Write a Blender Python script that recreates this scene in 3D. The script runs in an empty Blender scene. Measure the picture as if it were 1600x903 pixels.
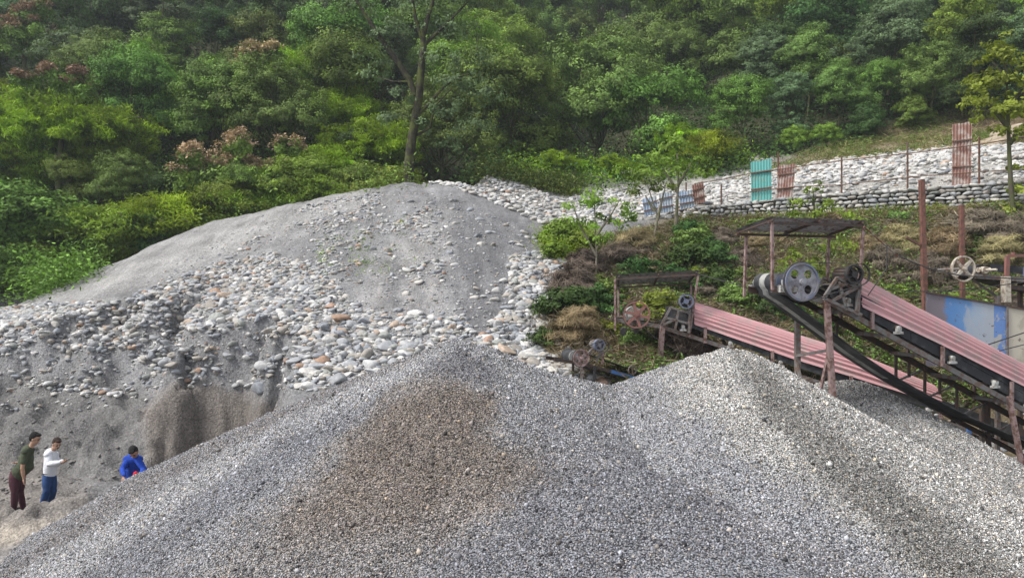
import bpy, bmesh, math, random
import numpy as np
from mathutils import Vector, Matrix

# ------------------------------------------------------------------ camera, sky, sun, exposure
E = 6.0                      # eye height above the datum
F = 1164.0                   # focal length in pixels of the 1600 px wide photograph
SC = bpy.context.scene
COL = SC.collection
cam_d = bpy.data.cameras.new('camera'); cam = bpy.data.objects.new('camera', cam_d); COL.objects.link(cam)
cam_d.sensor_width = 36.0; cam_d.lens = 36.0 * F / 1600.0
cam_d.clip_start = 0.1; cam_d.clip_end = 2000
cam.location = (0, 0, E); cam.rotation_euler = (math.radians(90), 0, 0)
SC.camera = cam

SUN_EL, SUN_AZ = math.radians(52), math.radians(-112)     # azimuth measured from +Y towards +X
world = bpy.data.worlds.new('World'); SC.world = world; world.use_nodes = True
wn, wl = world.node_tree.nodes, world.node_tree.links
bg = wn['Background']
sky = wn.new('ShaderNodeTexSky'); sky.sky_type = 'NISHITA'; sky.sun_disc = False
sky.sun_elevation = SUN_EL; sky.sun_rotation = SUN_AZ
sky.dust_density = 4.0; sky.air_density = 1.0; sky.ozone_density = 1.0; sky.altitude = 1000
hs = wn.new('ShaderNodeHueSaturation'); hs.inputs['Saturation'].default_value = 0.30
wl.new(sky.outputs[0], hs.inputs['Color']); wl.new(hs.outputs[0], bg.inputs['Color'])
bg.inputs['Strength'].default_value = 0.15
sd = bpy.data.lights.new('sun', 'SUN'); sun = bpy.data.objects.new('sun', sd); COL.objects.link(sun)
sd.energy = 2.2; sd.angle = math.radians(12); sd.color = (1.0, 0.965, 0.91)
sdir = Vector((math.sin(SUN_AZ) * math.cos(SUN_EL), math.cos(SUN_AZ) * math.cos(SUN_EL), math.sin(SUN_EL)))
sun.rotation_euler = sdir.to_track_quat('Z', 'Y').to_euler(); sun.location = (0, 0, 60)
SC.view_settings.view_transform = 'Standard'; SC.view_settings.look = 'None'
SC.view_settings.gamma = 1.0; SC.view_settings.exposure = 0.86
SC.cycles.max_bounces = 6; SC.cycles.diffuse_bounces = 3; SC.cycles.glossy_bounces = 2
SC.cycles.transparent_max_bounces = 8; SC.cycles.volume_bounces = 0; SC.cycles.transmission_bounces = 2

rng = np.random.default_rng(7)
random.seed(7)
R_ = math.radians

def P(px, py, d):
    return Vector(((px - 800) / F * d, d, E - (py - 451.5) / F * d))

# ------------------------------------------------------------------ object helpers
def tag(o, label=None, cat=None, group=None, kind=None):
    if label: o['label'] = label
    if cat: o['category'] = cat
    if group: o['group'] = group
    if kind: o['kind'] = kind
    return o
def empty(name, loc, label, cat, group=None):
    o = bpy.data.objects.new(name, None); COL.objects.link(o); o.location = loc
    o.empty_display_size = 0.2
    return tag(o, label, cat, group)
def link(name, me, mat=None, parent=None):
    o = bpy.data.objects.new(name, me); COL.objects.link(o)
    if mat is not None:
        for m in (mat if isinstance(mat, (list, tuple)) else [mat]): me.materials.append(m)
    if parent is not None:
        o.parent = parent
        o.matrix_parent_inverse = Matrix.Translation(-Vector(world_loc(parent)))
    return o
def world_loc(o):
    v = Vector(o.location)
    return v                     # parts are built in world space, their things never rotate
def mesh_np(name, V, Fc, mat=None, parent=None, smooth=False, col=None, midx=None, raw=False):
    V = np.asarray(V, dtype=np.float32); Fc = np.asarray(Fc, dtype=np.int32)
    me = bpy.data.meshes.new(name)
    nf, k = Fc.shape
    me.vertices.add(len(V)); me.vertices.foreach_set('co', V.ravel())
    me.loops.add(nf * k); me.loops.foreach_set('vertex_index', Fc.ravel())
    me.polygons.add(nf); me.polygons.foreach_set('loop_start', np.arange(nf, dtype=np.int32) * k)
    me.polygons.foreach_set('loop_total', np.full(nf, k, dtype=np.int32))
    if smooth: me.polygons.foreach_set('use_smooth', np.ones(nf, dtype=bool))
    if midx is not None: me.polygons.foreach_set('material_index', np.asarray(midx, dtype=np.int32))
    if col is not None:
        ca = me.color_attributes.new('Col', 'FLOAT_COLOR', 'POINT')
        c = np.ones((len(V), 4), dtype=np.float32); c[:, :3] = col
        ca.data.foreach_set('color', c.ravel())
    me.update(calc_edges=True)
    if raw:
        if mat is not None: me.materials.append(mat)
        return me
    return link(name, me, mat, parent)

class MB:
    """collects shapes into one mesh"""
    def __init__(s): s.bm = bmesh.new()
    def _add(s, vs, fs, mi=0, smooth=False):
        v = [s.bm.verts.new(p) for p in vs]
        for f in fs:
            try:
                fc = s.bm.faces.new([v[i] for i in f]); fc.material_index = mi; fc.smooth = smooth
            except ValueError: pass
    def bar(s, a, b, w, h, up=(0, 0, 1), mi=0):
        a, b = Vector(a), Vector(b); d = (b - a).normalized(); up = Vector(up)
        if abs(d.dot(up)) > 0.98: up = Vector((0, 1, 0))
        x = d.cross(up).normalized(); y = x.cross(d).normalized()
        vs = [p + x * (w / 2 * i) + y * (h / 2 * j) for p in (a, b) for i, j in ((-1, -1), (1, -1), (1, 1), (-1, 1))]
        s._add(vs, [(0, 1, 2, 3), (7, 6, 5, 4), (0, 4, 5, 1), (1, 5, 6, 2), (2, 6, 7, 3), (3, 7, 4, 0)], mi)
    def channel(s, a, b, w, h, th=0.012, up=(0, 0, 1), side=1, mi=0):
        """C-section beam: web plus two flanges"""
        a, b = Vector(a), Vector(b); d = (b - a).normalized(); up = Vector(up)
        if abs(d.dot(up)) > 0.98: up = Vector((0, 1, 0))
        x = d.cross(up).normalized(); y = x.cross(d).normalized()
        s.bar(a, b, th, h, up, mi)
        for j in (-1, 1):
            o = x * (side * (w / 2 + th * 0.5)) + y * (j * (h / 2 - th / 2))
            s.bar(a + o, b + o, w, th, up, mi)
    def tube(s, a, b, r0, r1=None, n=12, mi=0, cap=True, smooth=True):
        a, b = Vector(a), Vector(b); r1 = r0 if r1 is None else r1
        d = (b - a).normalized(); x = d.orthogonal().normalized(); y = d.cross(x)
        vs = [p + (x * math.cos(2 * math.pi * k / n) + y * math.sin(2 * math.pi * k / n)) * r for p, r in ((a, r0), (b, r1)) for k in range(n)]
        s._add(vs, [(k, (k + 1) % n, n + (k + 1) % n, n + k) for k in range(n)], mi, smooth)
        if cap:
            s._add(vs[:n], [tuple(range(n))[::-1]], mi); s._add(vs[n:], [tuple(range(n))], mi)
    def path(s, pts, r, n=6, mi=0):
        for i in range(len(pts) - 1):
            r0 = r if not isinstance(r, (list, tuple)) else r[i]; r1 = r if not isinstance(r, (list, tuple)) else r[i + 1]
            s.tube(pts[i], pts[i + 1], r0, r1, n, mi)
    def ring(s, c, ax, r, t, w, n=32, mi=0):
        """rim with rectangular section: outer radius r, radial thickness t, width w along ax"""
        c, ax = Vector(c), Vector(ax).normalized(); x = ax.orthogonal().normalized(); y = ax.cross(x)
        vs = []
        for k in range(n):
            d = x * math.cos(2 * math.pi * k / n) + y * math.sin(2 * math.pi * k / n)
            vs += [c + d * r + ax * w / 2, c + d * r - ax * w / 2, c + d * (r - t) - ax * w / 2, c + d * (r - t) + ax * w / 2]
        fs = []
        for k in range(n):
            a, b = 4 * k, 4 * ((k + 1) % n)
            for j in range(4): fs.append((a + j, a + (j + 1) % 4, b + (j + 1) % 4, b + j))
        s._add(vs, fs, mi)
    def quad(s, p, mi=0): s._add(p, [tuple(range(len(p)))], mi)
    def build(s, name, mat, parent=None, recalc=True):
        if recalc: bmesh.ops.recalc_face_normals(s.bm, faces=s.bm.faces)
        me = bpy.data.meshes.new(name); s.bm.to_mesh(me); s.bm.free()
        return link(name, me, mat, parent)

# ------------------------------------------------------------------ numpy noise
def _h(ix, iy, seed):
    n = (ix.astype(np.int64) * 374761393 + iy.astype(np.int64) * 668265263 + seed * 1442695041) & 0x7fffffff
    n = ((n ^ (n >> 13)) * 1274126177) & 0x7fffffff
    return ((n ^ (n >> 16)) & 0xffff) / 65535.0
def vnoise(x, y, seed=0):
    ix, iy = np.floor(x), np.floor(y); fx, fy = x - ix, y - iy
    fx = fx * fx * (3 - 2 * fx); fy = fy * fy * (3 - 2 * fy)
    a, b = _h(ix, iy, seed), _h(ix + 1, iy, seed); c, d = _h(ix, iy + 1, seed), _h(ix + 1, iy + 1, seed)
    return (a + (b - a) * fx) * (1 - fy) + (c + (d - c) * fx) * fy - 0.5
def fbm(x, y, seed=0, o=4, g=0.5):
    s, a = 0, 1.0
    for i in range(o):
        s = s + a * vnoise(x * 2 ** i + 17.3 * i, y * 2 ** i - 9.1 * i, seed + i); a *= g
    return s

def in_poly(x, y, poly):
    ins = np.zeros(np.shape(x), bool); n = len(poly)
    for i in range(n):
        (x0, y0), (x1, y1) = poly[i], poly[(i + 1) % n]
        if y0 == y1: continue
        c = ((y0 > y) != (y1 > y)) & (x < (x1 - x0) * (y - y0) / (y1 - y0) + x0)
        ins ^= c
    return ins
def seg_dist(x, y, pts, closed=False):
    d = np.full(np.shape(x), 1e9); n = len(pts)
    for i in range(n if closed else n - 1):
        ax, ay = pts[i][:2]; bx, by = pts[(i + 1) % n][:2]
        L = (bx - ax) ** 2 + (by - ay) ** 2 + 1e-9
        t = np.clip(((x - ax) * (bx - ax) + (y - ay) * (by - ay)) / L, 0, 1)
        d = np.minimum(d, np.hypot(x - ax - t * (bx - ax), y - ay - t * (by - ay)))
    return d
def sstep(a, b, x):
    t = np.clip((x - a) / (b - a), 0, 1); return t * t * (3 - 2 * t)

# ------------------------------------------------------------------ materials
class NT:
    def __init__(s, name):
        s.m = bpy.data.materials.new(name); s.m.use_nodes = True
        s.n, s.l = s.m.node_tree.nodes, s.m.node_tree.links
        s.b = s.n['Principled BSDF']; s.out = s.n['Material Output']
    def N(s, t, **k):
        n = s.n.new(t)
        for a, v in k.items():
            if a.startswith('i_'):
                key = a[2:]; key = int(key) if key.isdigit() else key.replace('_', ' ')
                n.inputs[key].default_value = v
            else: setattr(n, a, v)
        return n
    def L(s, a, b): s.l.new(a, b)
    def noise(s, scale, detail=4, rough=0.55, vec=None, dist=0.0):
        n = s.N('ShaderNodeTexNoise'); n.inputs['Scale'].default_value = scale; n.inputs['Detail'].default_value = detail
        n.inputs['Roughness'].default_value = rough; n.inputs['Distortion'].default_value = dist
        s.L(vec if vec is not None else s.coord(), n.inputs['Vector']); return n.outputs['Fac']
    def coord(s):
        if not hasattr(s, '_c'): s._c = s.N('ShaderNodeTexCoord').outputs['Object']
        return s._c
    def mapped(s, sc, rot=(0, 0, 0)):
        m = s.N('ShaderNodeMapping'); m.inputs['Scale'].default_value = sc; m.inputs['Rotation'].default_value = rot
        s.L(s.coord(), m.inputs['Vector']); return m.outputs[0]
    def ramp(s, fac, stops, interp='LINEAR'):
        r = s.N('ShaderNodeValToRGB'); r.color_ramp.interpolation = interp
        e = r.color_ramp.elements
        while len(e) < len(stops): e.new(0.5)
        for i, (p, c) in enumerate(stops):
            e[i].position = p; e[i].color = (*c, 1) if isinstance(c, (tuple, list)) else (c, c, c, 1)
        s.L(fac, r.inputs[0]); return r.outputs[0]
    def mix(s, fac, a, b, mode='MIX'):
        m = s.N('ShaderNodeMix', data_type='RGBA', blend_type=mode)
        if isinstance(fac, (int, float)): m.inputs[0].default_value = fac
        else: s.L(fac, m.inputs[0])
        for i, v in ((6, a), (7, b)):
            if isinstance(v, (tuple, list)): m.inputs[i].default_value = (*v, 1)
            else: s.L(v, m.inputs[i])
        return m.outputs[2]
    def math(s, op, a, b=0.0):
        m = s.N('ShaderNodeMath', operation=op)
        for i, v in ((0, a), (1, b)):
            if isinstance(v, (int, float)): m.inputs[i].default_value = v
            else: s.L(v, m.inputs[i])
        return m.outputs[0]
    def attr(s, name='Col'):
        a = s.N('ShaderNodeAttribute'); a.attribute_name = name; return a.outputs['Color']
    def bump(s, h, strength=0.5, dist=0.02, prev=None):
        b = s.N('ShaderNodeBump'); b.inputs['Strength'].default_value = strength; b.inputs['Distance'].default_value = dist
        s.L(h, b.inputs['Height'])
        if prev is not None: s.L(prev, b.inputs['Normal'])
        s.L(b.outputs[0], s.b.inputs['Normal']); return b.outputs[0]
    def done(s, color, rough=0.8, metal=0.0, spec=0.3):
        if isinstance(color, (tuple, list)): s.b.inputs['Base Color'].default_value = (*color, 1)
        else: s.L(color, s.b.inputs['Base Color'])
        s.b.inputs['Roughness'].default_value = rough; s.b.inputs['Metallic'].default_value = metal
        s.b.inputs['Specular IOR Level'].default_value = spec
        return s.m

def mat_metal(name, c1, c2=None, rust=(0.16, 0.07, 0.04), amount=0.45, rough=0.6, metal=0.0, scale=9):
    t = NT(name); n1 = t.noise(scale, 6, 0.65); n2 = t.noise(scale * 4, 4)
    base = t.mix(n2, c1, c2 or tuple(x * 0.7 for x in c1))
    fac = t.ramp(n1, [(amount - 0.0, 1.0), (amount + 0.12, 0.0)])
    c = t.mix(fac, base, rust)
    t.bump(n2, 0.25, 0.004)
    return t.done(c, rough, metal)
def mat_leaf(name, c, var=0.5, trans=0.25, yellow=None):
    """leaf colour varied leaf by leaf (vertex tone), tree by tree (object random)"""
    t = NT(name)
    oi = t.N('ShaderNodeObjectInfo'); col = t.attr()
    h = t.N('ShaderNodeHueSaturation'); h.inputs['Color'].default_value = (*c, 1)
    t.L(t.math('ADD', t.math('MULTIPLY', oi.outputs['Random'], 0.05), 0.475), h.inputs['Hue'])
    t.L(t.math('ADD', t.math('MULTIPLY', oi.outputs['Random'], 0.5), 0.75), h.inputs['Value'])
    base = t.mix(1.0, h.outputs[0], col, 'MULTIPLY')
    t.done(base, 0.6, 0, 0.12)
    if trans:
        tr = t.N('ShaderNodeBsdfTranslucent'); g = t.mix(1.0, base, (1.15, 1.25, 0.45), 'MULTIPLY'); t.L(g, tr.inputs[0])
        ms = t.N('ShaderNodeMixShader'); ms.inputs[0].default_value = trans
        t.L(t.b.outputs[0], ms.inputs[1]); t.L(tr.outputs[0], ms.inputs[2]); t.L(ms.outputs[0], t.out.inputs['Surface'])
    return t.m
def mat_gravel():
    t = NT('crushed_gravel'); col = t.attr()
    v = t.N('ShaderNodeTexVoronoi'); v.inputs['Scale'].default_value = 66; v.inputs['Randomness'].default_value = 1
    mv = t.mapped((1, 1, 1.35)); t.L(mv, v.inputs['Vector'])
    sep = t.N('ShaderNodeSeparateColor'); t.L(v.outputs['Color'], sep.inputs[0])
    tone = t.ramp(sep.outputs[0], [(0.0, (0.03, 0.032, 0.038)), (0.3, (0.10, 0.105, 0.115)), (0.55, (0.30, 0.305, 0.31)), (0.8, (0.48, 0.48, 0.475)), (1.0, (0.74, 0.73, 0.71))])
    warm = t.ramp(sep.outputs[1], [(0.0, (1.0, 1.0, 1.0)), (0.75, (0.97, 0.99, 1.03)), (0.9, (1.12, 1.0, 0.86)), (1.0, (1.22, 1.0, 0.8))])
    tone = t.mix(1.0, tone, warm, 'MULTIPLY')
    big = t.ramp(t.noise(1.3, 5, 0.6), [(0.3, 0.82), (0.7, 1.16)])
    c = t.mix(1.0, t.mix(1.0, tone, col, 'MULTIPLY'), big, 'MULTIPLY')
    edge = t.ramp(v.outputs['Distance'], [(0.0, 1.0), (0.55, 0.0)])
    hgt = t.math('ADD', edge, t.math('MULTIPLY', sep.outputs[2], 0.6))
    t.bump(hgt, 1.0, 0.014)
    return t.done(c, 0.85, 0, 0.25)
def mat_ground():
    t = NT('sand_and_soil'); col = t.attr()
    n1 = t.noise(0.9, 6, 0.62); n2 = t.noise(14, 5, 0.6); st = t.noise(1.0, 6, 0.6, t.mapped((1.9, 0.30, 0.42), (0, 0, -0.15)), 0.9)
    f = t.math('ADD', t.math('MULTIPLY', n1, 0.5), t.math('MULTIPLY', st, 0.5))
    m = t.ramp(f, [(0.34, 0.66), (0.5, 1.0), (0.66, 1.32)])
    c = t.mix(1.0, col, m, 'MULTIPLY')
    v = t.N('ShaderNodeTexVoronoi'); v.inputs['Scale'].default_value = 26; t.L(t.coord(), v.inputs['Vector'])
    sp = t.N('ShaderNodeSeparateColor'); t.L(v.outputs['Color'], sp.inputs[0])
    c = t.mix(1.0, c, t.ramp(sp.outputs[0], [(0.0, 0.62), (0.45, 0.95), (0.86, 1.1), (1.0, 1.4)]), 'MULTIPLY')
    b = t.bump(n2, 0.7, 0.05); t.bump(t.math('SUBTRACT', 1.0, v.outputs['Distance']), 0.55, 0.02, b)
    return t.done(c, 0.95, 0, 0.15)
def mat_stone(use_obj):
    t = NT('river_stone' if use_obj else 'river_stones')
    if use_obj: col = t.N('ShaderNodeObjectInfo').outputs['Color']
    else: col = t.attr()
    n = t.noise(7, 6, 0.6); n2 = t.noise(40, 4); band = t.noise(3.0, 5, 0.6, t.mapped((1, 1, 5), (0.5, 0.3, 0)))
    c = t.mix(1.0, col, t.ramp(n, [(0.3, 0.7), (0.7, 1.2)]), 'MULTIPLY')
    c = t.mix(t.ramp(band, [(0.45, 0.0), (0.7, 0.35)]), c, (0.2, 0.19, 0.18))
    t.bump(n2, 0.4, 0.01)
    return t.done(c, 0.75, 0, 0.3)
M_GRAVEL = mat_gravel(); M_GROUND = mat_ground(); M_STONE_O = mat_stone(True); M_STONE_V = mat_stone(False)
# ------------------------------------------------------------------ terrain heights (relative to the eye)
def dens(pts, step=0.4):
    out = []
    for a, b in zip(pts[:-1], pts[1:]):
        a, b = np.array(a), np.array(b); n = max(1, int(np.linalg.norm(b - a) / step))
        for i in range(n): out.append(a + (b - a) * i / n)
    out.append(np.array(pts[-1])); return np.array(out)
def crest(pix): return [tuple(P(*p) - Vector((0, 0, E))) for p in pix]
def ridge(x, y, pts, s, r, left=1.0):
    z = np.full(np.shape(x), -1e9)
    sl = s if callable(s) else (lambda i: s)
    for i, (cx, cy, cz) in enumerate(pts):
        z = np.maximum(z, cz - s * (np.sqrt((np.where(x < cx, left, 1.0) * (x - cx)) ** 2 + (y - cy) ** 2 + r * r) - r))
    return z
MOUND = dens(crest([(-160, 520, 27), (60, 470, 30), (220, 400, 33), (350, 345, 35.5), (530, 303, 38), (640, 286, 38.5), (690, 288, 38), (760, 318, 36.5), (840, 362, 33.5), (862, 384, 32)]), 0.7)
SPUR = dens(crest([(640, 290, 38), (690, 400, 29), (735, 500, 23.5), (720, 560, 20)]), 0.7)
# right hand terrain: scattered control points, conic interpolation
CP = [(640, 284, 42), (735, 272, 43.5), (800, 298, 41), (860, 345, 36), (900, 330, 40), (960, 335, 38), (1030, 338, 37), (880, 300, 46), (990, 298, 47),
      (1090, 345, 35.6), (1090, 322, 36.6), (1250, 338, 33.7), (1250, 306, 34.7), (1420, 330, 31.7), (1420, 294, 32.7), (1600, 322, 29.8), (1600, 280, 30.8), (1800, 318, 28), (1800, 272, 29),
      (1110, 288, 46), (1250, 258, 46), (1420, 238, 43), (1600, 226, 41), (1800, 215, 39),
      (880, 400, 31), (960, 400, 31.5), (1080, 400, 31), (1250, 400, 29.7), (1420, 400, 28), (1600, 400, 26.6), (1800, 400, 25.2),
      (862, 470, 27), (960, 480, 26.3), (1080, 480, 26.3), (1250, 490, 25.6), (1420, 500, 25), (1600, 500, 24.2), (1800, 500, 23.4),
      (760, 560, 20.5), (860, 575, 21.5), (980, 580, 22), (1100, 580, 22), (1250, 590, 23), (1420, 620, 22.8), (1600, 670, 21.6), (1800, 700, 20.6),
      (900, 640, 16.5), (1200, 680, 16.5), (1600, 760, 16), (700, 640, 16)]
CPW = np.array([tuple(P(*c) - Vector((0, 0, E))) for c in CP])
def _k(a, b): return np.hypot(a[:, None, 0] - b[None, :, 0], a[:, None, 1] - b[None, :, 1])
_A = _k(CPW, CPW); _n = len(CPW)
_M = np.zeros((_n + 3, _n + 3)); _M[:_n, :_n] = _A; _M[:_n, _n] = 1; _M[:_n, _n + 1:] = CPW[:, :2]; _M[_n, :_n] = 1; _M[_n + 1:, :_n] = CPW[:, :2].T
_W = np.linalg.solve(_M, np.concatenate([CPW[:, 2], [0, 0, 0]]))
def right_z(x, y):
    sh = np.shape(x); q = np.stack([np.ravel(x), np.ravel(y)], 1); out = np.zeros(len(q))
    for i in range(0, len(q), 20000):
        s = q[i:i + 20000]; out[i:i + 20000] = _k(s, CPW) @ _W[:_n] + _W[_n] + s @ _W[_n + 1:]
    return out.reshape(sh)
def hill_z(x, y):
    a = x / np.maximum(y, 5)
    yh = np.interp(a, [-0.8, -0.3, -0.05, 0.1, 0.3, 0.7], [37, 41, 49, 55, 50, 44])
    zf = np.interp(a, [-0.8, -0.4, -0.15, 0.1, 0.3, 0.7], [-1.0, 1.2, 4.0, 5.5, 7.5, 8.6])
    sl = np.interp(a, [-0.8, -0.3, -0.05, 0.08, 0.25, 0.7], [0.66, 0.66, 0.62, 0.56, 0.58, 0.62])
    s = y - yh
    h = np.where(s > 0, zf + sl * np.minimum(s, 112) + 0.15 * np.maximum(s - 112, 0), zf + 1.1 * s)
    return h + 2.5 * fbm(x / 18, y / 18, 5) * sstep(0, 25, s)
PIT = [(-45, 21.6), (-14.6, 21.0), (-12.2, 20.7), (-10.9, 20.3), (-9.9, 19.6), (-9.75, 20.6), (-9.1, 21.5), (-8.0, 21.4), (-7.0, 20.2), (-6.2, 18.6), (-5.4, 16.5), (-5.0, 3), (-45, 3)]
BERM = dens(crest([(-200, 790, 16.2), (0, 800, 16.2), (90, 788, 16.4), (170, 768, 16.8), (225, 757, 17.2)]), 0.3)
FLOOR = -5.2
def terrain_z(x, y):
    x, y = np.asarray(x, float), np.asarray(y, float)
    m = np.maximum(ridge(x, y, MOUND, 0.42, 1.2, 1.9), ridge(x, y, SPUR, 0.45, 1.0))
    # shallow erosion furrows running down the mound
    m = m + 0.24 * fbm(x / 1.1 + 0.25 * y, y / 7.0, 21, 4) * sstep(15, 25, y) * (0.25 + 0.75 * sstep(-11, -6, x)) + 0.10 * fbm(x / 2.5, y / 2.5, 22, 4)
    r = right_z(x, y)
    w = sstep(-1.5, 1.0, x - (-1.0 + 0.0 * y))
    r = r * w + (-8) * (1 - w) if False else np.where(x < -6, -20, r - np.clip(-(x + 1.5), 0, 20) * 1.2)
    r = np.where(y < 16, np.minimum(r, FLOOR + 0.3), r)
    h = hill_z(x, y)
    r = np.where(y > 52, -50, r)
    t = np.maximum(np.maximum(m, r), h)
    t = np.maximum(t, FLOOR)
    t = t + 0.08 * fbm(x / 0.8, y / 0.8, 31, 4) * (y < 60)
    # the excavated pit where the people stand
    jx = 0.55 * fbm(x / 0.9, y / 0.9, 45, 4) + 0.16 * fbm(x / .22, y / .22, 47, 3); jy = 0.5 * fbm(x / 0.9, y / 0.9, 46, 4); ins = in_poly(x + jx, y + jy, PIT); dd = seg_dist(x + jx, y + jy, PIT, True); out = np.where(ins, 0, dd)
    ws = 1.05 + 2.9 * sstep(-10.8, -8.9, x)
    lump = fbm(x / 1.1, y / 0.7, 41, 5)
    pit = FLOOR + ws * out + np.where(x > -9.75, 0.22, 0.85) * lump * sstep(0.0, 0.8, out + 0.25) + 0.22 * fbm(x / 0.7, y / 0.5, 43, 4)
    pit = np.where(x < -4.5, pit, 1e3)
    t = np.minimum(t, pit)
    b = ridge(x, y, BERM, 0.55, 0.2) + 0.35 * fbm(x / 0.45, y / 0.35, 44, 4)
    t = np.maximum(t, np.where(x < -6, b, -99))
    # bank under the photographer
    bank = np.where(y < 6, -1.75 - np.clip(y - 1.2, 0, 9) * 0.95, -99)
    return np.maximum(t, bank)
# ------------------------------------------------------------------ gravel heaps
HA = dens(crest([(-60, 935, 13.0), (0, 893, 13.6), (100, 826, 14.6), (200, 752, 15.6), (300, 704, 15.2), (450, 638, 14.4), (600, 573, 13.6), (680, 541, 13.1), (715, 529, 13.0), (760, 541, 13.2), (830, 572, 13.7), (900, 592, 14.2), (960, 606, 14.6)]), 0.12)
HD = dens(crest([(858, 712, 10.75), (960, 735, 10.2), (1080, 800, 9.2), (1200, 900, 8.2)]), 0.12)
HB = dens(crest([(960, 606, 14.7), (1010, 590, 14.6), (1080, 560, 14.3), (1135, 545, 14.0), (1160, 549, 14.0), (1200, 580, 14.1), (1262, 640, 13.3), (1350, 740, 12)]), 0.12)
HC = dens(crest([(1255, 603, 17.4), (1300, 592, 17.2), (1345, 594, 17.0), (1400, 622, 16.7), (1500, 682, 16.1), (1600, 747, 15.4), (1750, 840, 14.5), (1900, 930, 13.5)]), 0.12)
HE = dens(crest([(640, 603, 12.95), (740, 603, 12.6), (770, 625, 12.2)]), 0.12)
def wob(x, y, s): return 0.07 * fbm(x / 1.3, y / 1.3, s, 3) + 0.05 * fbm(x / 0.35, y / 0.35, s + 3, 3)
def pileA_z(x, y):
    a = ridge(x, y, HA, 0.60, 0.12)
    a = np.maximum(a, ridge(x, y, HE, 0.66, 0.05))
    d = ridge(x, y, HD, 0.50, 0.9)
    return np.maximum(a, d) + wob(x, y, 51)
def pileB_z(x, y): return ridge(x, y, HB, 0.56, 0.15) + wob(x, y, 61)
def pileC_z(x, y): return ridge(x, y, HC, 0.58, 0.15) + wob(x, y, 71)
def piles_z(x, y): return np.maximum(np.maximum(pileA_z(x, y), pileB_z(x, y)), pileC_z(x, y))
def surf_z(x, y): return np.maximum(terrain_z(x, y), piles_z(x, y))

def hit(px, py, zf=terrain_z, d0=6.0, d1=200.0):
    """where the ray of a picture point meets the ground"""
    d = np.concatenate([np.arange(d0, 60, 0.05), np.arange(60, d1, 0.5)])
    x = (px - 800) / F * d; z = -(py - 451.5) / F * d
    g = zf(x, d); k = np.argmax(g >= z)
    if g[k] < z[k]: k = len(d) - 1
    return Vector((x[k], d[k], g[k] + E))
def proj(x, y, z):
    return 800 + x / y * F, 451.5 - z / y * F      # z relative to the eye
def grid(name, ys, ta, y0, zf, mat, colf, mask=None, sm=True, parent=None):
    Y, A = np.meshgrid(ys, ta, indexing='ij'); X = A * (Y + y0)
    Z = zf(X, Y); nr, nc = X.shape
    V = np.stack([X, Y, Z + E], -1).reshape(-1, 3)
    i = np.arange(nr * nc).reshape(nr, nc)
    Fq = np.stack([i[:-1, :-1], i[:-1, 1:], i[1:, 1:], i[1:, :-1]], -1).reshape(-1, 4)
    keep = None
    if mask is not None:
        k = mask(X, Y, Z).reshape(-1); Fq = Fq[k[Fq].any(1)]
        used = np.zeros(len(V), bool); used[Fq.ravel()] = True
        idx = np.cumsum(used) - 1; V = V[used]; Fq = idx[Fq]; keep = used
    c = colf(X, Y, Z).reshape(-1, 3)
    if keep is not None: c = c[keep]
    return mesh_np(name, V, Fq, mat, parent, sm, c)

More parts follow.
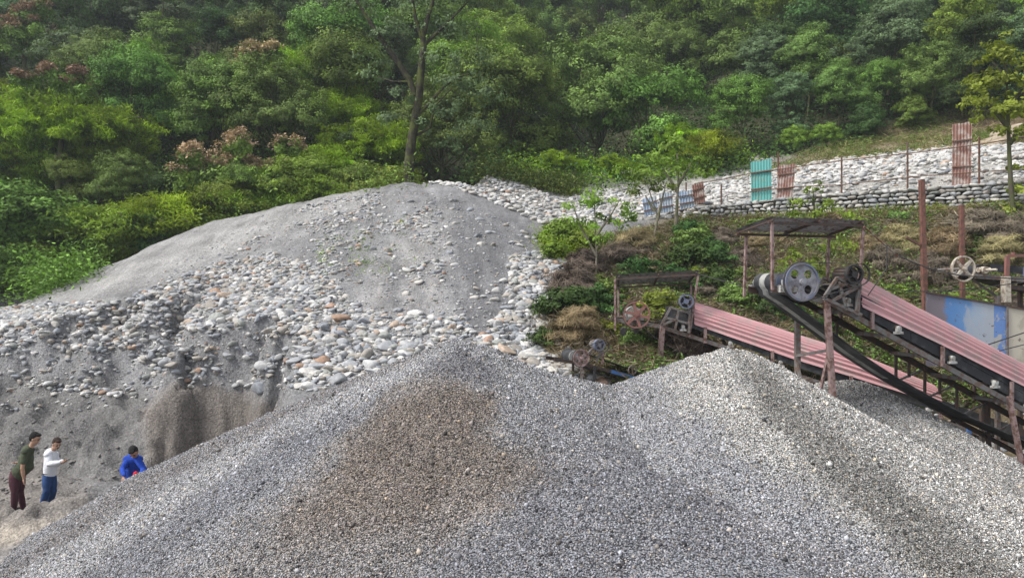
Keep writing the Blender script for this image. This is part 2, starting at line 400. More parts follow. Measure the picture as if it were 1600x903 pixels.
def lerp3(m, a, b): return a * (1 - m[..., None]) + np.array(b) * m[..., None]
def soft_poly(px, py, poly, w=12, jit=14, x=None, y=None):
    if x is not None:
        px = px + jit * fbm(x / 0.5, y / 0.5, 77, 3); py = py + jit * 0.6 * fbm(x / 0.5, y / 0.5, 78, 3)
    ins = in_poly(px, py, poly); d = seg_dist(px, py, poly, True)
    return np.clip(0.5 + np.where(ins, d, -d) / (2 * w), 0, 1)
def ground_col(X, Y, Z):
    px, py = proj(X, np.maximum(Y, 1), Z)
    c = np.ones(X.shape + (3,)) * np.array((0.195, 0.193, 0.195))
    # left crest of the mound: paler dry sand
    c = lerp3(soft_poly(px, py, [(40, 490), (60, 460), (350, 335), (560, 280), (600, 310), (430, 370), (250, 440), (120, 480)], 26, 24, X, Y), c, (0.285, 0.278, 0.268))
    c = lerp3(0.7 * soft_poly(px, py, [(690, 300), (790, 320), (850, 380), (790, 450), (760, 510), (700, 470)], 20, 26, X, Y), c, (0.155, 0.155, 0.16))
    c = lerp3(0.7 * soft_poly(px, py, [(600, 390), (690, 330), (700, 480), (600, 500), (560, 470)], 20, 26, X, Y), c, (0.29, 0.28, 0.27))
    for sp in ([(725, 400), (750, 395), (760, 500), (735, 520)], [(600, 420), (625, 390), (630, 470), (600, 490)], [(770, 420), (790, 400), (785, 480), (765, 500)], [(660, 420), (672, 400), (665, 470), (650, 480)]):
        c = lerp3(0.75 * soft_poly(px, py, sp, 8, 22, X, Y), c, (0.125, 0.125, 0.13))
    # darker sand of the dug bank and the brownish pit
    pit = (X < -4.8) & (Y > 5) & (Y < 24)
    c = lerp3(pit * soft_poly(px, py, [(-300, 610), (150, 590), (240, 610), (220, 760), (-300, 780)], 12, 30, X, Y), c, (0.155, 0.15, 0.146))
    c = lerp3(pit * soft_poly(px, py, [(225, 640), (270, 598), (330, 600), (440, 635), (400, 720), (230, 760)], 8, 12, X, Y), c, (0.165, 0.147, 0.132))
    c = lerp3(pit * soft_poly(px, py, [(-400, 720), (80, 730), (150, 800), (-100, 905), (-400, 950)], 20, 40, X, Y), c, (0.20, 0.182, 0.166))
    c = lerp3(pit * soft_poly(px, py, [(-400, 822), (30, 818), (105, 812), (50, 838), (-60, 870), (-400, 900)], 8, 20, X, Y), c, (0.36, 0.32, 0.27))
    # soil of the planted bank and of the hill
    soil = ((X > 2.2) & (Y > 20) & ((Z - right_z(X, Y)) > -0.5)) if X.size < 3e6 else 0
    bankm = sstep(0.0, 2.0, X - np.interp(Y, [18, 22, 27, 33, 36], [1.6, 1.8, 1.9, 3.0, 6.0])) * (Y > 18)
    c = lerp3(bankm, c, (0.15, 0.12, 0.075))
    top = sstep(0, 1.0, Y - np.interp(X, [5, 9, 20, 40], [36.2, 36.2, 30.6, 24])) * (X > 0)
    c = lerp3(top, c, (0.30, 0.29, 0.27))
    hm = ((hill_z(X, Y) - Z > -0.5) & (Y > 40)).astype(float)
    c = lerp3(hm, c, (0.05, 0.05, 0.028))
    slope = ((px > 1180) & (py < 270) & (Y > 40)).astype(float)
    c = lerp3(0.8 * slope * soft_poly(px, py, [(1150, 285), (1300, 225), (1480, 185), (1700, 170), (1700, 260), (1400, 262), (1200, 290)], 12, 18, X, Y), c, (0.22, 0.16, 0.105))
    return c * (1 + 0.25 * fbm(X / 1.7, Y / 1.7, 91, 4))[..., None]
ys = np.concatenate([np.arange(-7, 14, 0.5), np.arange(14, 26, 0.07), np.arange(26, 48, 0.16), np.arange(48, 90, 0.8), np.arange(90, 190, 4)])
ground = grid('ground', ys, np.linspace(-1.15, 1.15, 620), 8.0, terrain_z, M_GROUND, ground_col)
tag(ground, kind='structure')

GRP = 'heaps of crushed gravel'
def colA(X, Y, Z):
    px, py = proj(X, Y, Z)
    c = np.ones(X.shape + (3,)) * np.array((0.72, 0.725, 0.75))
    # left flank: darker fine grit band behind the crest, bright band along it
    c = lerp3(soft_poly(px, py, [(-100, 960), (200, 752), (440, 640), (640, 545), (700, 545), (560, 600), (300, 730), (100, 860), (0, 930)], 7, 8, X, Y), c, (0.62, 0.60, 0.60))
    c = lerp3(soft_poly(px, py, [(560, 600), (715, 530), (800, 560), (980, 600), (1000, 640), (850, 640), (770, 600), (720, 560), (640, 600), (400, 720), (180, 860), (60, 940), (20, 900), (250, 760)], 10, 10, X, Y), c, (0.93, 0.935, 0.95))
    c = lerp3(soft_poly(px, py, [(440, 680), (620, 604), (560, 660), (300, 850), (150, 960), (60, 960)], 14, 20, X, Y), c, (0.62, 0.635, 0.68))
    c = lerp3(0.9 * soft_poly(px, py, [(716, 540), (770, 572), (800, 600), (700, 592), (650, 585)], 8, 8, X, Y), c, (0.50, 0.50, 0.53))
    # brown damp gravel
    br = soft_poly(px, py, [(590, 635), (660, 602), (740, 602), (768, 625), (772, 690), (850, 715), (900, 735), (760, 830), (640, 905), (560, 960), (250, 960), (380, 840), (480, 760)], 26, 46, X, Y) * (0.35 + 0.65 * sstep(920, 740, py))
    c = lerp3(br, c, (0.64, 0.565, 0.50))
    c = lerp3(0.55 * soft_poly(px, py, [(600, 640), (740, 606), (768, 625), (765, 680), (690, 780), (560, 830), (430, 840), (520, 740)], 20, 50, X, Y), c, (0.47, 0.40, 0.345))
    c = lerp3(0.7 * soft_poly(px, py, [(860, 712), (1050, 715), (1200, 800), (1330, 905), (1330, 960), (600, 960), (680, 880), (780, 820)], 26, 40, X, Y), c, (0.52, 0.53, 0.58))
    c = lerp3(0.8 * soft_poly(px, py, [(820, 640), (1000, 640), (1300, 860), (1420, 960), (1340, 960), (1050, 700), (860, 700)], 30, 40, X, Y), c, (0.92, 0.92, 0.95))
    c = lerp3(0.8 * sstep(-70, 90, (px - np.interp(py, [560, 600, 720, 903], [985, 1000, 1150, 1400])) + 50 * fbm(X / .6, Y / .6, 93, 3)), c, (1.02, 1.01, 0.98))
    return c
def colB(X, Y, Z):
    px, py = proj(X, Y, Z)
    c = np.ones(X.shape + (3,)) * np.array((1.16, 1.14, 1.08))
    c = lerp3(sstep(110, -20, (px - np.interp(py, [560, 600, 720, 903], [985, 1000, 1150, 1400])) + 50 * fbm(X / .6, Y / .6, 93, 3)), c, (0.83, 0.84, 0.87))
    c = lerp3(0.9 * soft_poly(px, py, [(1150, 550), (1215, 590), (1300, 660), (1420, 760), (1600, 905), (1500, 960), (1400, 860), (1270, 730), (1180, 640)], 16, 24, X, Y), c, (0.60, 0.585, 0.545))  # shaded right flank of the heap, its shade painted into the tint
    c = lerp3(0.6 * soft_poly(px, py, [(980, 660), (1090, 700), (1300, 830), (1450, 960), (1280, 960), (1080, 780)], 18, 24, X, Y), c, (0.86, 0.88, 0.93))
    return c
def colC(X, Y, Z):
    px, py = proj(X, Y, Z)
    c = np.ones(X.shape + (3,)) * np.array((1.12, 1.10, 1.045))
    c = lerp3(0.7 * soft_poly(px, py, [(1255, 603), (1345, 592), (1400, 618), (1330, 625), (1265, 625)], 8, 14, X, Y), c, (0.62, 0.61, 0.58))
    c = lerp3(0.8 * soft_poly(px, py, [(1560, 770), (1700, 800), (1700, 880), (1600, 850), (1550, 800)], 18, 20, X, Y), c, (0.5, 0.49, 0.47))
    return c
pys = np.concatenate([np.arange(4.5, 7.5, 0.15), np.arange(7.5, 18.5, 0.05)])
def mk_mask(zf, others):
    def f(X, Y, Z):
        m = Z > FLOOR - 0.4
        for o in others: m &= Z > o(X, Y) - 0.25
        return m
    return f
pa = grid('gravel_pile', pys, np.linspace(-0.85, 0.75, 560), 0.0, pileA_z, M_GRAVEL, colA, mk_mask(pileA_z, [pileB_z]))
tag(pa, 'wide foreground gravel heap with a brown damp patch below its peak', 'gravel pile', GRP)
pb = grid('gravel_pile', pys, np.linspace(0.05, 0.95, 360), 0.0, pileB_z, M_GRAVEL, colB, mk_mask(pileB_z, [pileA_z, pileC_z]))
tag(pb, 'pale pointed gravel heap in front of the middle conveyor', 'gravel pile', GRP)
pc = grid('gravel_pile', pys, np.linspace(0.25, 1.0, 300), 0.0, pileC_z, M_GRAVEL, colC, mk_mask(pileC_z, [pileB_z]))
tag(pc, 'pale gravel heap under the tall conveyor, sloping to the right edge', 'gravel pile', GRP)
# ------------------------------------------------------------------ loose chips lying on the heaps
M_CHIP = None
def chips(parent, zf, colf, others, n, ta, yr, smin=.008, smax=.019):
    global M_CHIP
    if M_CHIP is None:
        t = NT('gravel_chips'); t.L(t.attr(), t.b.inputs['Base Color']); t.b.inputs['Roughness'].default_value = .75; t.b.inputs['Specular IOR Level'].default_value = .3; M_CHIP = t.m
    X, Y = [], []
    y = rng.uniform(*yr, n * 2); x = y * rng.uniform(*ta, n * 2); z = zf(x, y); ok = z > FLOOR - .3
    for o in others: ok &= z > o(x, y)
    px, py = proj(x, y, z); ok &= (py < 960) & (px > -60) & (px < 1900)
    x, y, z = x[ok][:n], y[ok][:n], z[ok][:n]; k = len(x)
    s = smin + (smax - smin) * rng.random(k) ** 2; s *= 1 + 1.4 * (rng.random(k) > .985)
    oc = np.array([(1, 0, 0), (-1, 0, 0), (0, 1, 0), (0, -1, 0), (0, 0, 1), (0, 0, -1)], float); of = np.array([(0, 2, 4), (2, 1, 4), (1, 3, 4), (3, 0, 4), (2, 0, 5), (1, 2, 5), (3, 1, 5), (0, 3, 5)])
    q = rng.normal(size=(k, 4)); q /= np.linalg.norm(q, axis=1)[:, None]; w, a, b, c = q.T
    R = np.stack([1 - 2 * (b * b + c * c), 2 * (a * b - c * w), 2 * (a * c + b * w), 2 * (a * b + c * w), 1 - 2 * (a * a + c * c), 2 * (b * c - a * w), 2 * (a * c - b * w), 2 * (b * c + a * w), 1 - 2 * (a * a + b * b)], -1).reshape(k, 3, 3)
    sc = rng.uniform(.55, 1.3, (k, 1, 3)) * s[:, None, None]
    V = (oc[None] * rng.uniform(.8, 1.2, (k, 6, 1)) * sc) @ R.transpose(0, 2, 1) + np.stack([x, y, z + E + s * .25], -1)[:, None]
    Fq = (of[None] + (np.arange(k) * 6)[:, None, None]).reshape(-1, 3)
    tone = rng.choice([.05, .12, .22, .37, .54, .72], k, p=[.11, .18, .22, .23, .17, .09]) * rng.uniform(.8, 1.2, k)
    warm = np.where(rng.random(k)[:, None] > .8, np.array([1.12, 1.0, .84]), np.array([1, 1.0, 1.03])); col = colf(x, y, z) * tone[:, None] * warm
    o = mesh_np('loose_gravel', V.reshape(-1, 3), Fq, M_CHIP, parent, False, np.repeat(col, 6, 0)); tag(o, kind='stuff')
chips(pa, pileA_z, colA, [pileB_z, pileC_z], 120000, (-.72, .7), (8.2, 16.2))
chips(pb, pileB_z, colB, [pileA_z, pileC_z], 66000, (.1, .8), (8.2, 15.0))
chips(pc, pileC_z, colC, [pileA_z, pileB_z], 48000, (.35, .92), (11, 17.9))
# ------------------------------------------------------------------ river stones
def ico(sub):
    bm = bmesh.new(); bmesh.ops.create_icosphere(bm, subdivisions=sub, radius=0.5)
    V = np.array([v.co[:] for v in bm.verts]); Fx = np.array([[v.index for v in f.verts] for f in bm.faces]); bm.free(); return V, Fx
ICO2, ICO3 = ico(2), ico(3)
def stone_shape(base, seed):
    r = np.random.default_rng(seed); V = base[0].copy(); d = V / 0.5
    for k in range(8):                       # flatten against random planes: water-worn but angular
        n = r.normal(size=3); n /= np.linalg.norm(n); lim = r.uniform(0.38, 0.8)
        s = d @ n; d = d - np.where(s > lim, (s - lim) * 0.9, 0)[:, None] * n
    w = np.zeros(len(d))
    for k in range(3):
        n = r.normal(size=3) * 2.2; w += np.sin(d @ n + r.uniform(0, 6)) * 0.05
    d = d * (1 + w[:, None])
    return d * 0.5 * np.array([1.0, r.uniform(0.62, 0.9), r.uniform(0.4, 0.68)])
S2 = [stone_shape(ICO2, 100 + i) for i in range(14)]
S3 = [mesh_np('river_boulder', stone_shape(ICO3, 200 + i), ICO3[1], M_STONE_O, smooth=True, raw=True) for i in range(14)]
PAL = np.array([(0.56, 0.55, 0.53), (0.46, 0.46, 0.46), (0.34, 0.35, 0.365), (0.27, 0.285, 0.31), (0.50, 0.48, 0.44), (0.62, 0.60, 0.57), (0.36, 0.33, 0.29), (0.36, 0.235, 0.165), (0.46, 0.36, 0.28), (0.31, 0.32, 0.30), (0.17, 0.158, 0.148)]); PAL[:10] *= 0.92
PALN = ['pale', 'light grey', 'grey', 'slate grey', 'cream', 'whitish', 'tan grey', 'rusty orange', 'tan', 'greenish grey', 'sand coloured']
ST = []     # x, y, z, size, colour index, zone
def scatter(poly, n, smin, smax, zone, probs, xr, yr, power=2.2, zf=terrain_z, front=None, lift=0.03, thr=None):
    got = 0
    while got < n:
        m = 20000
        x = rng.uniform(*xr, m); y = rng.uniform(*yr, m); z = zf(x, y)
        px, py = proj(x, y, z); ok = in_poly(px, py, poly)
        if thr is not None: ok &= (fbm(x / 1.6, y / 1.6, 5 + zone, 3) > thr)
        x, y, z = x[ok], y[ok], z[ok]
        if len(x) == 0: break
        x, y, z = x[:n - got], y[:n - got], z[:n - got]; k = len(x); got += k
        s = smin + (smax - smin) * rng.random(k) ** power
        ci = rng.choice(len(PAL), k, p=np.array(list(probs) + [0] * (11 - len(probs))) / sum(probs))
        for i in range(k): ST.append((x[i], y[i], z[i] + lift * s[i], s[i], ci[i], zone))
mixed = [3, 4, 5.5, 3.4, 3, 2, 3.4, .7, 1.1, 2.4]; white = [6, 3.5, 1.4, .6, 3, 6, .8, .15, .5, .4]
scatter([(-60, 492), (60, 478), (180, 470), (260, 440), (330, 415), (420, 395), (500, 420), (560, 480), (640, 500), (720, 490), (742, 520), (700, 545), (640, 560), (520, 610), (430, 610), (300, 606), (240, 570), (180, 540), (90, 520), (-60, 545)], 6500, 0.07, 0.42, 0, mixed, (-20, 0), (18, 34), 2.2)
scatter([(-60, 488), (60, 476), (180, 470), (300, 450), (340, 600), (240, 580), (150, 545), (-60, 560)], 2600, 0.08, 0.5, 0, mixed, (-22, -6), (18, 34), 2.2)
scatter([(200, 470), (420, 430), (560, 480), (700, 490), (715, 530), (520, 610), (300, 606), (240, 560)], 420, 0.26, 0.66, 0, mixed, (-14, 0), (18, 30), 2.2)
scatter([(300, 435), (400, 370), (480, 320), (600, 300), (690, 330), (700, 420), (660, 500), (560, 500), (430, 440)], 2200, 0.05, 0.36, 1, mixed, (-16, 0), (22, 38), 2.2, thr=-0.05)
scatter([(230, 440), (400, 340), (560, 300), (700, 300), (860, 380), (870, 470), (740, 540), (700, 540), (300, 600), (180, 560)], 5200, 0.03, 0.17, 1, mixed, (-18, 4), (19, 38), 2.2)
scatter([(470, 325), (700, 310), (860, 380), (860, 470), (740, 520), (600, 460)], 260, 0.08, 0.50, 1, mixed, (-10, 4), (20, 38), 2.0)
scatter([(800, 400), (850, 392), (905, 395), (920, 425), (885, 470), (872, 510), (895, 560), (905, 590), (820, 580), (745, 560), (738, 540), (790, 480)], 1900, 0.08, 0.55, 2, mixed, (-2, 4), (19, 34), 1.7)
scatter([(740, 535), (800, 520), (880, 565), (960, 600), (960, 612), (860, 600), (760, 570)], 140, 0.25, 0.66, 2, [3, 3, 4, 2, 3, 2, 2, 1, 2, 4], (-2, 5), (17, 24), 1.3)
scatter([(648, 286), (700, 274), (740, 266), (800, 284), (860, 306), (885, 312), (960, 294), (1080, 300), (1095, 340), (1000, 345), (940, 352), (880, 362), (850, 352), (760, 312), (700, 292)], 3400, 0.09, 0.56, 3, white, (-8, 12), (32, 50), 1.9, lift=0.1)
scatter([(1000, 330), (1110, 282), (1250, 258), (1420, 236), (1600, 222), (1700, 220), (1700, 292), (1590, 292), (1420, 303), (1250, 318), (1095, 332)], 5200, 0.09, 0.60, 4, white, (6, 40), (28, 50), 2.0, lift=0.12)
scatter([(-80, 545), (60, 525), (160, 545), (230, 575), (262, 600), (240, 615), (100, 618), (-80, 600)], 700, 0.05, 0.36, 5, mixed, (-22, -7), (18, 30), 3.0)
scatter([(-60, 600), (250, 600), (232, 628), (100, 650), (-60, 640)], 260, 0.03, 0.24, 5, mixed, (-20, -7), (18, 26), 3.0)
scatter([(60, 590), (180, 600), (200, 618), (80, 614)], 26, 0.2, 0.42, 5, white, (-18, -8), (19, 26), 1.5)
scatter([(1440, 560), (1640, 590), (1640, 760), (1540, 720), (1440, 640)], 160, 0.12, 0.6, 6, [1, 2, 4, 2, 1, 0.3, 5, 1, 2, 2], (9, 18), (18, 24), 1.8)
scatter([(-60, 640), (120, 650), (225, 690), (205, 740), (150, 765), (0, 790), (-60, 800)], 420, 0.03, 0.2, 7, [0] * 10 + [1], (-20, -6), (16, 24), 2.2)
ST.append((*(lambda v: (v.x, v.y, v.z - E + 0.1))(hit(790, 553)), 0.78, 8, 2)); ST.append((*(lambda v: (v.x, v.y, v.z - E + 0.1))(hit(532, 503)), 0.74, 7, 0))
ST = np.array(ST)
px_, py_ = proj(ST[:, 0], ST[:, 1], ST[:, 2])
sz = ST[:, 3] / ST[:, 1] * F; onscr = (px_ > 0) & (px_ < 1600) & (py_ > 0)
sp = surf_z(ST[:, 0] * 0.97, ST[:, 1] * 0.97); vis = np.ones(len(ST), bool)
for f in (0.62, 0.7, 0.8, 0.9):            # hidden behind the heaps?
    vis &= surf_z(ST[:, 0] * f, ST[:, 1] * f) < ST[:, 2] * f + 0.02
rank = np.argsort(-(sz * onscr * vis)); big = rank[:298]; bigset = set(big.tolist())
ZN = {0: 'on the wide cobble slope left of the grey gully', 1: 'lying alone on the upper sandy slope of the mound', 2: 'in the boulder pocket right of the grey gully', 3: 'on the white boulder bank behind the mound top', 4: 'on the white boulder terrace above the dry stone wall', 5: 'on the rim above the dug sand bank', 6: 'in the rubble under the tall conveyor', 7: 'in the dug sand pit'}
for i in big:
    x, y, z, s, ci, zn = ST[i]; ci, zn = int(ci), int(zn)
    o = bpy.data.objects.new('river_boulder', S3[int(rng.integers(14))]); COL.objects.link(o)
    o.location = (x, y, z + E); o.scale = (s, s, s); o.rotation_euler = (rng.uniform(-.35, .35), rng.uniform(-.35, .35), rng.uniform(0, 6.28))
    c = PAL[ci] * rng.uniform(0.85, 1.1); o.color = (*c, 1)
    if i == len(ST) - 2: tag(o, 'largest tan orange boulder at the foot of the slope, right of the gravel peak', 'boulder', 'river boulders')
    elif i == len(ST) - 1: tag(o, 'largest rusty orange boulder amid the grey cobble slope', 'boulder', 'river boulders')
    else: tag(o, f'{PALN[ci]} rounded river boulder {ZN[zn]}', 'boulder', f'{PALN[ci]} boulders {ZN[zn]}')
for zn, nm in ((0, 'cobble_slope'), (1, 'scattered_cobbles'), (2, 'cobble_slope'), (3, 'boulder_field'), (4, 'boulder_field'), (5, 'scattered_cobbles'), (6, 'rubble'), (7, 'sand_clods')):
    ids = [i for i in range(len(ST)) if int(ST[i, 5]) == zn and i not in bigset]
    Vs, Fs, Cs, off = [], [], [], 0
    for i in ids:
        x, y, z, s, ci, _ = ST[i]
        a, b, c = rng.uniform(0, 6.28), rng.uniform(-.4, .4), rng.uniform(-.4, .4)
        Rm = np.array((Matrix.Rotation(a, 3, 'Z') @ Matrix.Rotation(b, 3, 'X') @ Matrix.Rotation(c, 3, 'Y')))
        v = S2[int(rng.integers(14))] @ Rm.T * s + np.array([x, y, z + E])
        Vs.append(v); Fs.append(ICO2[1] + off); off += len(v); Cs.append(np.tile(PAL[int(ci)] * rng.uniform(0.8, 1.1), (len(v), 1)))
    o = mesh_np(nm, np.concatenate(Vs), np.concatenate(Fs), M_STONE_V, None, True, np.concatenate(Cs))
    tag(o, f'small river stones {ZN[zn].replace("lying alone on", "strewn over")}', 'stones', None, 'stuff')
# ------------------------------------------------------------------ plants
def leaf_quads(C, size, asp, tone, droop=0.3, up=0.5, N=None):
    """one folded-less rhombus per leaf; C centres (n,3), size (n,), tone (n,)"""
    n = len(C); a = rng.normal(size=(n, 3)); a[:, 2] = a[:, 2] * 0.5 - droop; a /= np.linalg.norm(a, axis=1)[:, None]
    nn = rng.normal(size=(n, 3)); nn[:, 2] = np.abs(nn[:, 2]) + up
    if N is not None:
        nn = N * 1.25 + rng.normal(size=(n, 3)) * 0.42 + np.array([0, 0, .45]); a = np.cross(nn, rng.normal(size=(n, 3))); a[:, 2] -= droop * .6; a /= np.linalg.norm(a, axis=1)[:, None] + 1e-9
    b = np.cross(nn, a); b /= np.linalg.norm(b, axis=1)[:, None] + 1e-9
    L = (a * (size / 2)[:, None]); W = (b * (size * asp / 2)[:, None])
    V = np.stack([C - L, C + W * 1.0 - L * 0.1, C + L, C - W - L * 0.1], 1).reshape(-1, 3)
    Fq = np.arange(4 * n).reshape(n, 4)
    col = np.repeat(tone, 4)[:, None] * np.ones((1, 3))
    return V, Fq, col
def clump_pts(c, r, n, flat=0.6):
    p = rng.normal(size=(n, 3)); p /= np.linalg.norm(p, axis=1)[:, None]; p *= (rng.random(n) ** 0.45)[:, None]
    return np.asarray(c) + p * np.array([r, r, r * flat])
def crown_mesh(lobes, dens_=1.0, leaf=0.30, asp=0.5, clr=0.62, per=64, nm='crown', flat=0.6, tonev=0.28, hang=0.0):
    C, T, NN = [], [], []
    for (cx, cy, cz, r) in lobes:
        k = int(21 * dens_ * (r / 1.5) ** 2) + 2
        for _ in range(k):
            d = rng.normal(size=3); d[2] = abs(d[2]) * 0.9 - 0.35; d /= np.linalg.norm(d)
            c = np.array([cx, cy, cz]) + d * r * rng.uniform(0.55, 1.05) * np.array([1, 1, 0.8])
            p = clump_pts(c, clr * rng.uniform(0.6, 1.25) * (0.6 + 0.27 * r), per, flat); 
            if hang: p[:, 2] -= hang * rng.random(len(p)) ** 2
            C.append(p); NN.append(np.tile(d, (per, 1)) * .7 + (p - c) / clr * .6); T.append(np.full(len(p), np.exp(rng.normal() * tonev)) * rng.uniform(0.8, 1.2, len(p)))
    C = np.concatenate(C); T = np.concatenate(T)
    return leaf_quads(C, leaf * rng.uniform(0.6, 1.3, len(C)), asp, T, N=np.concatenate(NN))
def limbs(H, lobes, r0, lean=(0, 0), fork=0.35, crook=0.06):
    """tapered trunk and crooked limbs reaching each lobe"""
    m = MB(); top = Vector((lean[0] * H, lean[1] * H, H * 0.82)); n = 7
    tp = [Vector((0, 0, -0.6))] + [Vector((top.x * k / n + random.uniform(-1, 1) * crook * H * 0.3, top.y * k / n + random.uniform(-1, 1) * crook * H * 0.3, top.z * k / n)) for k in range(1, n + 1)]
    tr = [r0 * 1.25] + [r0 * (1 - 0.8 * k / n) for k in range(1, n + 1)]
    m.path(tp, tr, 8)
    for (cx, cy, cz, r) in lobes:
        t = max(fork, min(0.85, (cz / H) - 0.28 + random.uniform(-.08, .04))); k = t * n; i = min(n - 1, int(k)); s = tp[i] + (tp[i + 1] - tp[i]) * (k - i)
        e = Vector((cx, cy, cz)); mid = s.lerp(e, 0.5) + Vector((random.uniform(-.3, .3), random.uniform(-.3, .3), random.uniform(-.5, .1))) * r * 0.5
        rb = r0 * (1 - 0.8 * t) * 0.62
        m.path([s, s.lerp(mid, .5) + Vector((0, 0, -.08 * r)), mid, e], [rb, rb * .8, rb * .6, rb * .25], 6)
        for q in range(3):
            ee = e + Vector((random.uniform(-1, 1), random.uniform(-1, 1), random.uniform(-.2, 1))) * r * 0.8
            m.path([mid.lerp(e, .6), e.lerp(ee, .5) + Vector((0, 0, .1)), ee], [rb * .35, rb * .25, rb * .08], 4)
    return m
M_BARK = mat_metal('bark', (0.10, 0.085, 0.065), (0.055, 0.047, 0.036), (0.075, 0.085, 0.03), 0.48, 0.95, 0, 4)
M_BARKP = mat_metal('pale_bark', (0.24, 0.21, 0.17), (0.15, 0.13, 0.1), (0.12, 0.12, 0.06), 0.42, 0.95, 0, 5)
G = lambda n, c, t=0.16: mat_leaf(n, c, trans=t)
M_DARK = G('dark_foliage', (0.052, 0.098, 0.026)); M_MID = G('mid_foliage', (0.118, 0.190, 0.034)); M_OLIVE = G('olive_foliage', (0.122, 0.180, 0.042))
M_LIGHT = G('light_foliage', (0.165, 0.24, 0.038), 0.3); M_BAMB = G('bamboo_foliage', (0.215, 0.30, 0.028), 0.35); M_GREY = G('grey_green_foliage', (0.112, 0.172, 0.078))
M_YEL = G('yellow_green_foliage', (0.20, 0.25, 0.04), 0.35); M_BROWN = G('dry_brown_flowers', (0.33, 0.235, 0.155), 0.1); M_DRYG = G('dry_grass_blades', (0.24, 0.19, 0.105), 0.15)
M_DRYD = G('dead_twigs', (0.13, 0.105, 0.078), 0.0)

def lobes_for(shape, H, W, n):
    L = []
    for i in range(n):
        a = random.uniform(0, 6.28); u = random.random()
        if shape == 'round': z = H * (0.30 + 0.62 * u); rr = W / 2 * 0.72 * math.sqrt(max(0.05, 1 - ((z / H - 0.6) / 0.45) ** 2)) * random.uniform(0.55, 1)
        elif shape == 'tall': z = H * (0.16 + 0.77 * u); rr = W / 2 * 0.7 * (1.0 - 0.5 * abs(u - 0.35)) * random.uniform(0.3, 1)
        elif shape == 'spread': z = H * (0.42 + 0.5 * u); rr = W / 2 * 0.85 * (1.15 - u * 0.8) * random.uniform(0.4, 1)
        else: z = H * (0.1 + 0.7 * u); rr = W / 2 * 0.75 * (1.0 - 0.55 * u) * random.uniform(0.3, 1)
        L.append((rr * math.cos(a), rr * math.sin(a), z, random.uniform(0.19, 0.30) * W))
    L.append((0, 0, H * 0.86, 0.2 * W))
    return L
def make_kind(shape, H, W, n, leafmat, bark, **k):
    L = lobes_for(shape, H, W, n); V, Fq, c = crown_mesh(L, **k)
    crown = mesh_np('crown', V, Fq, leafmat, None, False, c, raw=True)
    m = limbs(H, L, k.get('r0', H * 0.018) if False else H * 0.018)
    bmesh.ops.recalc_face_normals(m.bm, faces=m.bm.faces)
    tm = bpy.data.meshes.new('trunk'); m.bm.to_mesh(tm); m.bm.free(); tm.materials.append(bark)
    return dict(H=H, crown=crown, trunk=tm)
def bamboo_kind(n=60, H=5.0, W=5.0, leafmat=None, leaf=0.34):
    C, T = [], []; m = MB()
    for i in range(n):
        a = random.uniform(0, 6.28); reach = W / 2 * random.uniform(0.25, 1); h = H * random.uniform(0.6, 1) * (1 - 0.25 * reach / (W / 2)); ton = math.exp(random.gauss(0, .38))
        pts = []
        for k in range(9):
            t = k / 8; rr = reach * t ** 1.6; z = h * (1 - (1 - t) ** 1.7) - 0.34 * h * max(0, t - 0.6) ** 1.4 * 2.2
            pts.append(Vector((rr * math.cos(a + t * .3), rr * math.sin(a + t * .3), z)))
        if i % 3 == 0: m.path(pts, [0.03 * (1 - k / 11) for k in range(9)], 4)
        for k in range(1, 9):
            for q in range(2):
                p = clump_pts(np.array(pts[k]) + rng.normal(size=3) * .12, 0.34, 30, 0.5); C.append(p); T.append(np.full(30, ton) * rng.uniform(.8, 1.2, 30))
    C = np.concatenate(C); T = np.concatenate(T)
    V, Fq, c = leaf_quads(C, leaf * rng.uniform(.6, 1.3, len(C)), 0.24, T, droop=0.75, up=0.8)
    tm = bpy.data.meshes.new('stem'); m.bm.to_mesh(tm); m.bm.free(); tm.materials.append(M_BARKP)
    return dict(H=H, crown=mesh_np('foliage', V, Fq, leafmat, None, False, c, raw=True), trunk=tm)
KD = {}
KD['dark'] = [make_kind('round', 9, 8, 10, M_DARK, M_BARK, leaf=.22), make_kind('tall', 10, 6.5, 12, M_DARK, M_BARK, leaf=.21)]
KD['mid'] = [make_kind('round', 9, 8.5, 11, M_MID, M_BARK, leaf=.22), make_kind('spread', 10, 9, 11, M_MID, M_BARK, leaf=.21, dens_=.9), make_kind('tall', 10, 6.5, 12, M_MID, M_BARK, leaf=.20)]
KD['olive'] = [make_kind('round', 9, 8, 11, M_OLIVE, M_BARK, leaf=.20, clr=.55), make_kind('spread', 10, 9, 12, M_OLIVE, M_BARK, leaf=.19, clr=.5, dens_=.9)]
KD['grey'] = [make_kind('spread', 10, 9, 12, M_GREY, M_BARK, leaf=.20, clr=.52, flat=.45), make_kind('tall', 10, 7, 12, M_GREY, M_BARK, leaf=.20, clr=.52)]
KD['light'] = [make_kind('round', 9, 8, 10, M_LIGHT, M_BARK, leaf=.21), make_kind('spread', 9, 8, 10, M_LIGHT, M_BARK, leaf=.19, clr=.52)]
KD['bamboo'] = [bamboo_kind(110, 5, 5.5, M_BAMB, .2), bamboo_kind(100, 5, 6, M_BAMB, .19)]
KD['fern'] = [bamboo_kind(46, 2.4, 3.6, M_LIGHT, .15), bamboo_kind(46, 2.4, 3.4, M_BAMB, .14)]
KD['shrub'] = [make_kind('low', 3, 4, 9, M_MID, M_BARK, leaf=.12, clr=.42, dens_=3), make_kind('low', 3, 4, 9, M_DARK, M_BARK, leaf=.12, clr=.42, dens_=3), make_kind('low', 3, 4, 9, M_LIGHT, M_BARK, leaf=.11, clr=.4, dens_=3)]
